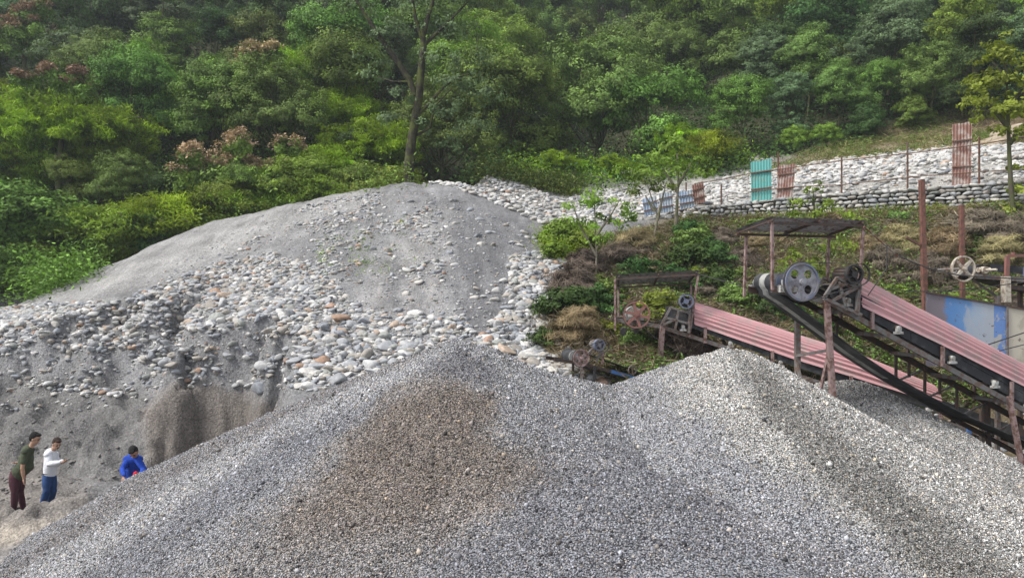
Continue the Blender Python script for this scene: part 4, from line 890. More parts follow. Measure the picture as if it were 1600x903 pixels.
for pl in ([(1085, 287), (1127, 281), (1172, 271), (1216, 265), (1315, 251), (1418, 240), (1530, 226), (1640, 208)], [(1172, 300), (1244, 292), (1315, 289), (1418, 277), (1530, 269), (1640, 262)]):
    m = MB(); m.path([P(x, y, DW(x) - .09) for x, y in pl], .022, 5); m.build('rail', M_WIRE, fence)
# tan rock slabs above the terrace
t = NT('tan_rock'); n = t.noise(1.0, 6, .6, t.mapped((1, 1, 6), (0, .45, 0))); t.bump(n, .9, .15)
M_ROCK = t.done(t.ramp(n, [(.35, (.16, .12, .085)), (.5, (.33, .27, .2)), (.65, (.42, .36, .28))]), .9)
ro = empty('rock_outcrop', P(1545, 240, 41.5), 'tan layered rock outcrop above the terrace, right of the tall rusty sheet', 'rock')
for k, (x, y, w, h, a) in enumerate([(1548, 236, 2.6, .8, -.25), (1562, 219, 2.4, .55, -.3), (1540, 226, 2.2, .5, -.3), (1575, 206, 1.8, .5, -.35), (1600, 214, 2.8, .9, -.3), (1525, 240, 1.6, .5, -.2)]):
    c = P(x, y, 41.5 + .4 * k); v = stone_shape(ICO3, 400 + k); v = np.sign(v) * np.abs(v * 2) ** .6 * .5 * np.array([w, 1.6, h * 2]); v = v @ np.array(Matrix.Rotation(a, 3, 'Y')).T + np.array(c)
    mesh_np('slab', v, ICO3[1], M_ROCK, ro, False)
# ------------------------------------------------------------------ belt conveyors of the crushing plant
M_STEEL = mat_metal('weathered_steel', (0.20, 0.19, 0.185), (0.12, 0.115, 0.11), (0.13, 0.085, 0.065), 0.42, 0.6)
M_DSTEEL = mat_metal('dark_brown_steel', (0.075, 0.062, 0.055), (0.05, 0.043, 0.04), (0.10, 0.06, 0.045), 0.42, 0.7)
M_PINKP = mat_metal('faded_red_primer', (0.30, 0.20, 0.19), (0.24, 0.18, 0.17), (0.12, 0.065, 0.05), 0.42, 0.7)
M_COVER = mat_metal('faded_pink_sheet', (0.57, 0.31, 0.32), (0.53, 0.31, 0.315), (0.44, 0.31, 0.30), 0.38, 0.55, 0, 2.5)
M_BELT = mat_metal('rubber_belt', (0.022, 0.023, 0.026), (0.035, 0.036, 0.04), (0.07, 0.07, 0.072), 0.40, 0.7, 0, 3)
M_DUST = mat_metal('dust_worn_rubber', (0.36, 0.36, 0.34), (0.26, 0.26, 0.25), (0.14, 0.14, 0.14), 0.38, 0.8, 0, 5)
M_WHEEL = mat_metal('blue_grey_cast_iron', (0.32, 0.32, 0.345), (0.25, 0.25, 0.28), (0.17, 0.16, 0.18), 0.40, 0.5, 0.1, 5)
M_RIM = mat_metal('blue_rim_paint', (0.15, 0.175, 0.25), (0.12, 0.14, 0.20), (0.18, 0.17, 0.18), 0.42, 0.5, 0.1, 5)
M_WRED = mat_metal('rusty_red_wheel', (0.27, 0.11, 0.09), (0.20, 0.09, 0.08), (0.16, 0.10, 0.08), 0.42, 0.7)
M_WPINK = mat_metal('dusty_pink_wheel', (0.36, 0.26, 0.25), (0.28, 0.2, 0.19), (0.16, 0.10, 0.08), 0.42, 0.7)
M_CREAM = mat_metal('cream_wheel', (0.50, 0.46, 0.38), (0.40, 0.36, 0.30), (0.22, 0.17, 0.13), 0.40, 0.7)
M_BLUEP = mat_metal('blue_machine_paint', (0.05, 0.16, 0.42), (0.07, 0.15, 0.32), (0.12, 0.10, 0.10), 0.38, 0.55)
M_BLACK = mat_metal('greasy_black', (0.02, 0.02, 0.022), (0.04, 0.04, 0.042), (0.06, 0.05, 0.045), 0.40, 0.5)
M_WHITEB = mat_metal('dusty_bearing', (0.50, 0.50, 0.48), (0.34, 0.34, 0.33), (0.2, 0.17, 0.14), 0.40, 0.7)
M_ROOFS = mat_metal('grey_roof_sheet', (0.46, 0.47, 0.50), (0.38, 0.39, 0.42), (0.13, 0.09, 0.075), 0.40, 0.6)
M_ROPE = mat_metal('rope_fibre', (0.30, 0.27, 0.22), (0.2, 0.18, 0.15), rough=.9)

class Plane:
    """upright working plane along a conveyor; q(px,py,t): the picture ray met at distance t behind the near side"""
    def __init__(s, px, d, u=(0.972, 0.235)):
        a = P(px, 451, d); s.a = a; s.u = Vector((u[0], u[1], 0)).normalized(); s.w = Vector((-s.u.y, s.u.x, 0))
    def q(s, px, py, t=0.0):
        A = s.a + s.w * t; k = (px - 800) / F; l = (k * A.y - A.x) / (s.u.x - k * s.u.y); p = A + s.u * l
        return Vector((p.x, p.y, E - (py - 451.5) / F * p.y))
    def n(s, px, py, t=0.0):
        """point traced on the near side, then moved t across"""
        return s.q(px, py) + s.w * t
def holed_disc(m, c, ax, R, holes, rh, rc, th, mi=0, n=48):
    c, ax = Vector(c), Vector(ax).normalized(); x = Vector((0, 0, 1)).cross(ax).normalized(); y = ax.cross(x)
    loops = [[(R * math.cos(2 * math.pi * k / n), R * math.sin(2 * math.pi * k / n)) for k in range(n)]]
    for h in range(holes):
        a = 2 * math.pi * (h + .5) / holes; loops.append([(rc * math.cos(a) + rh * math.cos(2 * math.pi * k / 20), rc * math.sin(a) + rh * math.sin(2 * math.pi * k / 20)) for k in range(20)])
    for sg in (-1, 1):
        es = []
        for L in loops:
            vs = [m.bm.verts.new(c + x * p + y * q + ax * sg * th / 2) for p, q in L]
            es += [m.bm.edges.new((vs[i], vs[(i + 1) % len(vs)])) for i in range(len(vs))]
        r = bmesh.ops.triangle_fill(m.bm, edges=es, use_beauty=True, use_dissolve=False)
        for f in r['geom']:
            if isinstance(f, bmesh.types.BMFace): f.material_index = mi
    for L in loops:
        V = [c + x * p + y * q + ax * sg * th / 2 for sg in (-1, 1) for p, q in L]; k = len(L)
        m._add(V, [(i, (i + 1) % k, k + (i + 1) % k, k + i) for i in range(k)], mi)
def wheel(root, c, ax, R, style, mat, rimmat, width=.11):
    m = MB(); m.ring(c, ax, R, R * .10, width, 48); rim = m.build('flywheel', rimmat, root)
    m = MB()
    if style[0] == 'holes': holed_disc(m, c, ax, R * .93, style[1], R * (.235 if style[1] == 4 else .2), R * .56, .035)
    else:
        x = Vector((0, 0, 1)).cross(Vector(ax)).normalized(); y = Vector(ax).cross(x)
        for k in range(style[1]):
            a = 2 * math.pi * (k + style[2]) / style[1]; d = x * math.cos(a) + y * math.sin(a); e = Vector(ax).cross(d)
            w0, w1 = R * .17, R * .11
            vs = [Vector(c) + d * r + e * (w * i) + Vector(ax) * j for r, w in ((R * .08, w0), (R * .93, w1)) for i, j in ((-.5, -.03), (.5, -.03), (.5, .03), (-.5, .03))]
            vs = [Vector(c) + d * r + e * (w * i) + Vector(ax) * (j) for r, w in ((R * .08, w0), (R * .93, w1)) for i, j in ((-.8, -.028), (.8, -.028), (.8, .028), (-.8, .028))]
            m._add(vs, [(0, 1, 2, 3), (7, 6, 5, 4), (0, 4, 5, 1), (1, 5, 6, 2), (2, 6, 7, 3), (3, 7, 4, 0)])
    o = m.build('web' if style[0] == 'holes' else 'spokes', mat, rim)
    m = MB(); ax = Vector(ax); m.tube(Vector(c) - ax * .08, Vector(c) + ax * .08, R * .17, n=20); m.tube(Vector(c) - ax * .1, Vector(c) - ax * .07, R * .09, n=12); m.build('hub', mat, rim)
    return rim
def belt_loop(m, c1, r1, c2, r2, ax, w=.05, th=.012):
    ax = Vector(ax).normalized(); c1, c2 = Vector(c1), Vector(c2); d = (c2 - c1); d -= ax * d.dot(ax); L = d.length; d.normalize(); up = ax.cross(d)
    al = math.acos(max(-1, min(1, (r1 - r2) / L))); pts = []
    for k in range(13):
        a = al + (2 * math.pi - 2 * al) * k / 12; pts.append(c1 + (d * math.cos(a) + up * math.sin(a)) * r1)
    c2p = c1 + d * L
    for k in range(9):
        a = -al + 2 * al * k / 8; pts.append(c2p + (d * math.cos(a) + up * math.sin(a)) * r2)
    for i in range(len(pts)): m.bar(pts[i], pts[(i + 1) % len(pts)], w, th, up=ax.cross(pts[(i + 1) % len(pts)] - pts[i]))
def ribbon(m, P0, w, t0, t1, th=.015, stripe=None, n=8):
    """belt strip following near-side points, spanning t0..t1 across"""
    V = []
    for p in P0:
        for k in range(n + 1): V.append(p + w * (t0 + (t1 - t0) * k / n))
    N = len(P0); 
    for i in range(N - 1):
        for k in range(n):
            a = i * (n + 1) + k; mi = 1 if (stripe and stripe[0] <= i <= stripe[1] and stripe[2] <= k <= stripe[3]) else 0
            m._add([V[a], V[a + 1], V[a + n + 2], V[a + n + 1]], [(0, 1, 2, 3)], mi, True)
    bmesh.ops.remove_doubles(m.bm, verts=m.bm.verts, dist=.0005)
def resample(pts, n):
    out = []
    seg = [(pts[i + 1] - pts[i]).length for i in range(len(pts) - 1)]; T = sum(seg)
    for k in range(n + 1):
        s = T * k / n; i = 0
        while i < len(seg) - 1 and s > seg[i]: s -= seg[i]; i += 1
        out.append(pts[i].lerp(pts[i + 1], min(1, s / max(seg[i], 1e-6))))
    return out
def arch_cover(name, root, pl, bottom, top, W, ribs=9, sheets=3):
    """arched corrugated cover: near lower edge and crown line traced in the plane"""
    for s in range(sheets):
        a, b = s / sheets, (s + 1) / sheets + .012
        nb = resample([pl.q(*p) for p in bottom], 40); ntp = resample([pl.q(px, py, W / 2) for px, py in top], 40)
        def at(L, f): f = min(1, f) * 40; i = min(39, int(f)); return L[i].lerp(L[i + 1], f - i)
        V = []; na, nl = 144, 10
        for side in (0, 1):
            for j in range(nl + 1):
                f = a + (b - a) * j / nl; B, T = at(nb, f), at(ntp, f); ds = (T - B).dot(pl.u); Bn = at(nb, min(1, f + .05)) - at(nb, f); sl_ = -Bn.z / max(1e-4, Vector((Bn.x, Bn.y, 0)).length) if f < .95 else sl_; h = (T.z - B.z) + ds * sl_
                for i in range(na + 1):
                    th = math.pi * i / na; ct = -math.cos(th); cor = 0.022 * math.cos(i / na * ribs * 2 * math.pi)
                    rr = 1 + (cor - side * .006) / (W / 2) + (0.006 if s % 2 else 0) + random.uniform(-.002, .002)
                    q = B.lerp(B, 0) + pl.w * (W / 2 + (W / 2) * ct * rr * (abs(ct) ** .0)) + Vector((0, 0, h * (math.sin(th) ** .85 if math.sin(th) > 0 else 0) * rr))
                    q += pl.u * ((T - B).dot(pl.u)) * math.sin(th) * 0.0
                    V.append(q)
        st = (na + 1) * (nl + 1); Fq = []
        for side in (0, 1):
            for j in range(nl):
                for i in range(na):
                    q = side * st + j * (na + 1) + i; f = (q, q + 1, q + na + 2, q + na + 1); Fq.append(f if side == 0 else f[::-1])
        mesh_np('cover_sheet', V, Fq, M_COVER, root, True)
def canopy(root, pl, roof, posts, pm, sheetmat=M_ROOFS):
    TL, TR, BR, BL = [pl.q(*p) for p in roof]           # near-left, near-right, far-right, far-left
    n = 48; V = []
    nrm = (TR - TL).cross(BL - TL).normalized(); nrm = nrm if nrm.z > 0 else -nrm
    for side in (0, 1):
        for j in range(5):
            for i in range(n + 1):
                u, v = i / n, j / 4; p = TL.lerp(TR, u).lerp(BL.lerp(BR, u), v) + nrm * (.05 + .012 * math.sin(u * 15 * 2 * math.pi) + side * .005 + .01 * math.sin(v * 4)); V.append(p)
    st = 5 * (n + 1); Fq = []
    for side in (0, 1):
        for j in range(4):
            for i in range(n):
                a = side * st + j * (n + 1) + i; f = (a, a + 1, a + n + 2, a + n + 1); Fq.append(f)
    mesh_np('roof_sheet', V, Fq, sheetmat, root, True)
    m = MB()
    for a, b in ((TL.lerp(TR, .03), BL.lerp(BR, .03)), (TL.lerp(TR, .5), BL.lerp(BR, .5)), (TL.lerp(TR, .95), BL.lerp(BR, .95))): m.bar(a, b, .045, .045)
    for v in (.06, .92): m.bar(TL.lerp(BL, v) - Vector((0, 0, .05)), TR.lerp(BR, v) - Vector((0, 0, .05)), .05, .05)
    m.build('roof_frame', M_DSTEEL, root)
    for (x0, y0, x1, y1, t) in posts:
        m = MB(); m.bar(pl.q(x0, y0, t), pl.q(x1, y1, t), .052, .052, up=pl.w); m.build('canopy_post', pm, root)
def motor(root, c, w, u, r, L, mat, pulr, pmat):
    m = MB(); w, u = Vector(w), Vector(u); c = Vector(c); m.tube(c + w * .06, c + w * (.06 + L), r, n=24)
    for k in range(14):
        a = 2 * math.pi * k / 14; d = u * math.cos(a) + Vector((0, 0, 1)) * math.sin(a); m.bar(c + w * .1 + d * (r + .008), c + w * (L) + d * (r + .008), .008, .02, up=d)
    m.tube(c + w * (.06 + L), c + w * (.1 + L), r * .8, n=20); m.bar(c + w * .15 - Vector((0, 0, r + .02)), c + w * (L - .05) - Vector((0, 0, r + .02)), .2, .03)
    mo = m.build('motor', mat, root)
    m = MB(); m.ring(c, w, pulr, .035, .09, 28); m.tube(c - w * .04, c + w * .06, pulr * .35, n=14)
    for k in range(4):
        a = math.pi / 2 * k + .5; d = u * math.cos(a) + Vector((0, 0, 1)) * math.sin(a); m.bar(c + d * pulr * .2, c + d * pulr * .9, .04, .03, up=w)
    m.build('drive_pulley', pmat, mo)
def idler(root, p, pl, W, br=True):
    m = MB(); m.tube(p + pl.w * .02 + Vector((0, 0, .12)), p + pl.w * W * .32 + Vector((0, 0, .02)), .05, n=12); m.tube(p + pl.w * W * .34 + Vector((0, 0, .02)), p + pl.w * W * .66 + Vector((0, 0, .02)), .05, n=12); m.tube(p + pl.w * W * .68 + Vector((0, 0, .02)), p + pl.w * W * .98 + Vector((0, 0, .12)), .05, n=12)
    o = m.build('idler', M_STEEL, root)
    m = MB(); b = p - pl.w * .03; m.bar(b + Vector((0, 0, .0)) - pl.u * .09, b + Vector((0, 0, 0)) + pl.u * .09, .09, .05); m.bar(b - pl.u * .05 + Vector((0, 0, .06)), b + pl.u * .05 + Vector((0, 0, .06)), .07, .09); m.tube(b - pl.w * .05 + Vector((0, 0, .10)), b + pl.w * .05 + Vector((0, 0, .10)), .045, n=14)
    m.build('bearing_block', M_WHITEB, o)
def stringer(root, pts, mat, w=.05, h=.11, side=1):
    m = MB()
    for a, b in zip(pts[:-1], pts[1:]): m.channel(a, b, w, h, side=side)
    m.build('stringer', mat, root)
def leg(root, a, b, mat, w=.10, name='leg'):
    m = MB(); m.channel(a, b, w * .7, w, .014, up=(0, 1, 0)); m.build(name, mat, root)

# ---- tall conveyor (nearest)
c1 = Plane(1228, 15.0); W = .92
o = empty('belt_conveyor', P(1300, 640, 15.2), 'tallest inclined belt conveyor with pink arched cover, four-hole blue grey flywheel and canopied head', 'conveyor', 'belt conveyors')
near = [(1207, 452), (1240, 459), (1300, 474), (1620, 651), (1760, 728)]
NP = [c1.q(*p) for p in near]; stringer(o, NP, M_STEEL, side=-1); stringer(o, [p + c1.w * W for p in NP], M_DSTEEL, h=.13)
for x, y in [(1245, 460), (1318, 484), (1383, 520), (1440, 552), (1505, 588), (1572, 624)]:
    m = MB(); p = c1.q(x, y); m.channel(p - Vector((0, 0, .06)), p + c1.w * W - Vector((0, 0, .06)), .04, .08); m.build('cross_beam', M_STEEL, o)
for x, y in [(1352, 500), (1470, 566), (1520, 594)]:
    p = c1.q(x, y); m = MB(); m.bar(p + c1.w * .9 - Vector((0, 0, .05)), p + c1.w * .9 - Vector((0, 0, .42)), .05, .05); m.build('hanger', M_DSTEEL, o)
m = MB(); ch = [c1.q(*p, W) for p in [(1383, 590), (1500, 660), (1640, 735)]]
for a, b in zip(ch[:-1], ch[1:]): m.channel(a, b, .05, .10)
m.build('lower_chord', M_DSTEEL, o)
for x, y0, y1 in [(1400, 552, 600), (1445, 578, 627), (1495, 606, 657), (1545, 634, 684), (1590, 660, 708)]:
    m = MB(); m.bar(c1.q(x, y0, W), c1.q(x, y1, W), .05, .05); m.build('truss_post', M_DSTEEL, o)
    m = MB(); m.bar(c1.q(x, y1 - 4, W), c1.q(x + 44, y0 + 24, W), .04, .04); m.build('truss_diagonal', M_STEEL, o)
dc = c1.q(1228, 441); r = .195
m = MB(); m.tube(dc + c1.w * .06, dc + c1.w * .90, r - .012, n=36); m.tube(dc - c1.w * .56, dc + c1.w * 1.04, .03, n=12); m.build('head_drum', M_RIM, o)
# belt: up the carrying side, round the drum, back down the slack return side
up_ = [c1.q(*p) for p in [(1760, 712), (1620, 634), (1400, 512), (1300, 457)]]
path = resample(up_, 24) + [dc + Vector((0, 0, 0)) + (c1.u * math.cos(a) + Vector((0, 0, 1)) * math.sin(a)) * r for a in [math.radians(g) for g in (75, 95, 115, 135, 155, 175, 195, 215, 235)]] + resample([c1.q(*p) for p in [(1222, 461), (1252, 481), (1296, 514), (1350, 555), (1405, 591), (1460, 622), (1527, 656), (1620, 696), (1760, 760)]], 26)
m = MB(); ribbon(m, path, c1.w, .07, .87, stripe=(22, 42, 4, 5)); bb = m.build('belt', [M_BELT, M_DUST], o)
sm_ = bb.modifiers.new('thick', 'SOLIDIFY'); sm_.thickness = .018
m = MB(); ribbon(m, [p + Vector((0, 0, .14)) for p in resample(up_, 24)], c1.w, .02, .05); ribbon(m, [p + Vector((0, 0, .14)) for p in resample(up_, 24)], c1.w, .86, .89, n=2); bb = m.build('belt_skirt', M_BELT, o); sm_ = bb.modifiers.new('thick', 'SOLIDIFY'); sm_.thickness = .02
m = MB()
for a, b in zip(resample(up_, 12)[:-1], resample(up_, 12)[1:]):
    m._add([a + c1.w * .04 - Vector((0, 0, .1)), b + c1.w * .04 - Vector((0, 0, .1)), b + c1.w * .04 + Vector((0, 0, .3)), a + c1.w * .04 + Vector((0, 0, .3))], [(0, 1, 2, 3)])
bb = m.build('side_board', M_BELT, o); sm_ = bb.modifiers.new('thick', 'SOLIDIFY'); sm_.thickness = .012
wc = dc - c1.w * .5
wheel(o, wc, c1.w, .375, ('holes', 4), M_WHEEL, M_RIM)
m = MB(); p = dc - c1.w * .06; m.bar(p - c1.u * .2 - Vector((0, 0, .13)), p + c1.u * .22 - Vector((0, 0, .13)), .12, .14); m.bar(p - c1.u * .12 - Vector((0, 0, .02)), p + c1.u * .12 - Vector((0, 0, .02)), .09, .14); m.tube(p - c1.w * .07, p + c1.w * .05, .08, n=18)
p = dc + c1.w * 1.0; m.bar(p - c1.u * .2 - Vector((0, 0, .10)), p + c1.u * .22 - Vector((0, 0, .10)), .10, .12); m.tube(p - c1.w * .06, p + c1.w * .06, .10, n=18); m.build('bearing_housing', M_WHITEB, o)
mp = c1.q(1334, 429, -.30)
motor(o, mp, c1.w, c1.u, .15, .42, M_DSTEEL, .20, M_BLACK)
m = MB(); belt_loop(m, wc - c1.w * 0.0, .385, mp, .21, c1.w); m.build('drive_belt', M_BLACK, o)
m = MB()
for a, b in (((1287, 466), (1308, 434)), ((1300, 470), (1345, 446)), ((1308, 434), (1345, 452)), ((1287, 466), (1346, 492)), ((1322, 484), (1310, 440)), ((1338, 492), (1342, 440)), ((1296, 452), (1340, 437))): m.bar(c1.q(*a, -.16), c1.q(*b, -.16), .06, .06, up=c1.w); m.bar(c1.q(*a, -.16) + c1.w * .45, c1.q(*b, -.16) + c1.w * .45, .05, .05, up=c1.w)
m.bar(c1.q(1308, 444, -.16), c1.q(1308, 444, -.16) + c1.w * .45, .2, .03); m.build('motor_mount', M_STEEL, o)
canopy(o, c1, [(1204, 343, -.1), (1356, 348, -.1), (1301, 368, 1.05), (1146, 364, 1.05)], [(1206, 347, 1207, 453, -.04), (1349, 354, 1340, 494, -.04), (1166, 366, 1163, 464, .98), (1295, 369, 1293, 440, .98)], M_PINKP)
arch_cover("cover", o, c1, [(1347, 480), (1473, 540), (1600, 604), (1760, 684)], [(1349, 438), (1600, 572), (1760, 655)], 1.0, 17, 3)
for x, y0, y1 in [(1363, 488, 514), (1473, 541, 572), (1581, 596, 634), (1680, 645, 688)]:
    m = MB(); m.bar(c1.q(x, y0, -.03), c1.q(x, y1, -.03), .07, .05, up=c1.w); m.build('cover_support', M_PINKP, o); m = MB(); m.bar(c1.q(x, y0, -.03) + c1.w * (W + .06), c1.q(x, y1, -.03) + c1.w * (W + .06), .05, .05, up=c1.w); m.build('cover_support', M_PINKP, o)
for x, y in [(1323, 482), (1402, 525), (1486, 571), (1553, 609), (1605, 638)]: idler(o, c1.q(x, y) + Vector((0, 0, .07)), c1, W)
leg(o, c1.q(1288, 468, -.03), c1.q(1301, 668, -.03), M_PINKP, .125); leg(o, c1.q(1243, 482, W), c1.q(1243, 640, W), M_STEEL, .12)
leg(o, c1.q(1574, 620, -.03), c1.q(1606, 790, -.03), M_PINKP, .10); leg(o, c1.q(1536, 630, W), c1.q(1552, 780, W), M_DSTEEL, .09)
for a, b in (((1242, 556, W), (1296, 547, 0)), ((1295, 552, 0), (1276, 636, .35)), ((1243, 560, W), (1256, 612, .6))):
    m = MB(); m.bar(c1.q(*a), c1.q(*b), .05, .06); m.build('brace', M_STEEL if a[0] < 1290 else M_PINKP, o)

# ---- middle conveyor
c2 = Plane(992, 20.8, (1.0, -0.05)); W = .9
o = empty('belt_conveyor', P(1028, 600, 20.8), 'middle inclined belt conveyor with pink cover, red six-spoked flywheel and canopied head', 'conveyor', 'belt conveyors')
NP = [c2.q(*p) for p in [(962, 500), (1028, 509), (1128, 541), (1237, 584), (1456, 652), (1620, 710), (1760, 760)]]
stringer(o, NP, M_STEEL, side=-1); stringer(o, [p + c2.w * W for p in NP], M_DSTEEL, h=.14)
for x, y in [(990, 505), (1040, 515), (1100, 533), (1160, 554), (1290, 602), (1400, 637), (1500, 668)]:
    m = MB(); p = c2.q(x, y); m.channel(p - Vector((0, 0, .06)), p + c2.w * W - Vector((0, 0, .06)), .04, .08); m.build('cross_beam', M_DSTEEL, o)
dc = c2.q(992, 491); r = .2
m = MB(); m.tube(dc + c2.w * .04, dc + c2.w * .88, r, n=36); m.build('head_drum', M_WHITEB, o)
m = MB(); m.tube(dc - c2.w * .46, dc + c2.w * 1.0, .03, n=12); m.build('shaft', M_STEEL, o)
up_ = [c2.q(*p) for p in [(1760, 742), (1620, 692), (1456, 634), (1237, 566), (1128, 523), (1040, 492)]]
path = resample(up_, 24) + [dc + (c2.u * math.cos(a) + Vector((0, 0, 1)) * math.sin(a)) * (r + .012) for a in [math.radians(g) for g in (75, 95, 115, 135, 155, 175, 195, 215, 235, 255)]] + resample([c2.q(*p) for p in [(998, 507), (1030, 533), (1075, 560), (1200, 610), (1400, 672), (1620, 742)]], 20)
m = MB(); ribbon(m, path, c2.w, .08, .84, stripe=(24, 36, 2, 6)); bb = m.build('belt', [M_BELT, M_DUST], o); sm_ = bb.modifiers.new('thick', 'SOLIDIFY'); sm_.thickness = .018
m = MB()
for a, b in zip(resample(up_, 12)[:-1], resample(up_, 12)[1:]):
    m._add([a + c2.w * .04 - Vector((0, 0, .1)), b + c2.w * .04 - Vector((0, 0, .1)), b + c2.w * .04 + Vector((0, 0, .25)), a + c2.w * .04 + Vector((0, 0, .25))], [(0, 1, 2, 3)])
bb = m.build('side_board', M_BELT, o); sm_ = bb.modifiers.new('thick', 'SOLIDIFY'); sm_.thickness = .012
wc = dc - c2.w * .42; wheel(o, wc, c2.w, .37, ('spoke', 6, .25), M_WRED, M_WRED, .08)
m = MB(); p = dc - c2.w * .04; m.bar(p - c2.u * .3 - Vector((0, 0, .12)), p + c2.u * .25 - Vector((0, 0, .12)), .1, .1); m.tube(p - c2.w * .06, p + c2.w * .05, .08, n=16); m.build('bearing_housing', M_STEEL, o)
m = MB(); q = c2.q(976, 519, .3); m.tube(q, q + c2.w * .5, .12, n=20); m.tube(q + c2.u * .3 - Vector((0, 0, 0)), q + c2.u * .3 + c2.w * .5, .10, n=20); m.build('snub_roller', M_BLACK, o)
mp = c2.q(1072, 471, -.22); motor(o, mp, c2.w, c2.u, .14, .36, M_BLACK, .2, M_RIM)
m = MB(); belt_loop(m, wc, .38, mp, .205, c2.w, .04); m.build('drive_belt', M_BLACK, o)
m = MB()
for a, b in (((1033, 508), (1048, 480)), ((1048, 480), (1080, 490)), ((1040, 496), (1075, 505)), ((1055, 514), (1060, 484)), ((1033, 508), (1052, 500)), ((1076, 520), (1078, 484))): m.bar(c2.q(*a, -.1), c2.q(*b, -.1), .06, .06, up=c2.w); m.bar(c2.q(*a, -.1) + c2.w * .4, c2.q(*b, -.1) + c2.w * .4, .05, .05, up=c2.w)
m.build('motor_mount', M_STEEL, o)
canopy(o, c2, [(963, 432, -.1), (1095, 425, -.1), (1082, 441, .95), (962, 448, .95)], [(961, 436, 961, 516, -.04), (1091, 429, 1077, 526, -.04), (1080, 442, 1078, 505, .9), (966, 450, 966, 500, .9)], M_PINKP)
arch_cover("cover", o, c2, [(1085, 507), (1237, 560), (1329, 588), (1472, 633)], [(1090, 475), (1288, 537), (1359, 559), (1479, 608)], 1.05, 17, 3)
for x, y0, y1 in [(1102, 511, 536), (1207, 548, 574), (1330, 587, 612), (1470, 634, 660)]:
    m = MB(); m.bar(c2.q(x, y0, -.03), c2.q(x, y1, -.03), .08, .05, up=c2.w); m.build('cover_support', M_PINKP, o)
for x, y in [(1067, 520), (1141, 546), (1219, 576), (1449, 650)]: idler(o, c2.q(x, y) + Vector((0, 0, .08)), c2, W)
leg(o, c2.q(1032, 508, -.03), c2.q(1023, 640, -.03), M_PINKP, .16); leg(o, c2.q(1024, 522, W), c2.q(1006, 640, W), M_DSTEEL, .13)
leg(o, c2.q(1510, 668, 0), c2.q(1507, 740, 0), M_BLUEP, .14); leg(o, c2.q(1487, 640, W), c2.q(1489, 720, W), M_DSTEEL, .1)
m = MB(); m.bar(c2.q(1008, 586, W), c2.q(1028, 574, 0), .06, .06); m.build('brace', M_STEEL, o)

# ---- small conveyor at the left
c3 = Plane(890, 18.6, (0.95, 0.31)); W = .6
o = empty('belt_conveyor', P(907, 600, 18.6), 'smallest belt conveyor, low behind the gravel, with pale five-hole flywheel', 'conveyor', 'belt conveyors')
NP = [c3.q(*p) for p in [(866, 562), (906, 567), (955, 580)]]; NP2 = [c3.q(*p) for p in [(955, 580), (1004, 594), (1080, 618)]]
stringer(o, NP, M_DSTEEL, h=.08, side=-1); stringer(o, NP2, M_BLUEP, h=.09, side=-1); stringer(o, [p + c3.w * W for p in NP + NP2[1:]], M_DSTEEL, h=.09)
dc = c3.q(898, 557); m = MB(); m.tube(dc, dc + c3.w * .55, .15, n=24); m.build('head_drum', M_DUST, o)
m = MB(); m.tube(dc - c3.w * .45, dc + c3.w * .7, .022, n=10); m.build('shaft', M_STEEL, o)
path = resample([c3.q(*p) for p in [(1080, 604), (1004, 582), (920, 553)]], 10) + [dc + (c3.u * math.cos(a) + Vector((0, 0, 1)) * math.sin(a)) * .16 for a in [math.radians(g) for g in range(80, 261, 20)]] + resample([c3.q(*p) for p in [(905, 568), (950, 590), (1080, 628)]], 8)
m = MB(); ribbon(m, path, c3.w, .03, .52); bb = m.build('belt', M_BELT, o); sm_ = bb.modifiers.new('thick', 'SOLIDIFY'); sm_.thickness = .015
wc = dc - c3.w * .38; wheel(o, wc, c3.w, .215, ('holes', 5), M_WPINK, M_WPINK, .08)
mp = c3.q(936, 539, -.1); motor(o, mp, c3.w, c3.u, .11, .3, M_STEEL, .15, M_RIM); m = MB(); belt_loop(m, wc, .22, mp - c3.w * .0, .14, c3.w, .04); m.build('drive_belt', M_BLACK, o)
m = MB(); m.bar(c3.q(908, 563, -.05), c3.q(926, 545, -.05), .05, .05); m.bar(c3.q(926, 545, -.05), c3.q(942, 549, -.05), .05, .05); m.bar(c3.q(932, 566, -.05), c3.q(940, 547, -.05), .04, .04); m.build('motor_mount', M_STEEL, o)
m = MB(); m.bar(c3.q(942, 549, -.05), c3.q(941, 570, -.05), .07, .05); m.build('motor_post', M_PINKP, o)
for a, b, t, mt in (((907, 566), (908, 640), 0, M_STEEL), ((927, 571), (927, 640), 0, M_BLACK), ((894, 566), (894, 620), .5, M_DSTEEL), ((1010, 596), (1010, 640), 0, M_BLACK)): leg(o, c3.q(*a, t), c3.q(*b, t), mt, .07)
m = MB(); m.ring(c3.q(988, 578, -.05), c3.w, .12, .02, .05, 24); m.bar(c3.q(988, 572, -.05), c3.q(988, 586, -.05), .04, .03); m.build('return_pulley', M_STEEL, o)

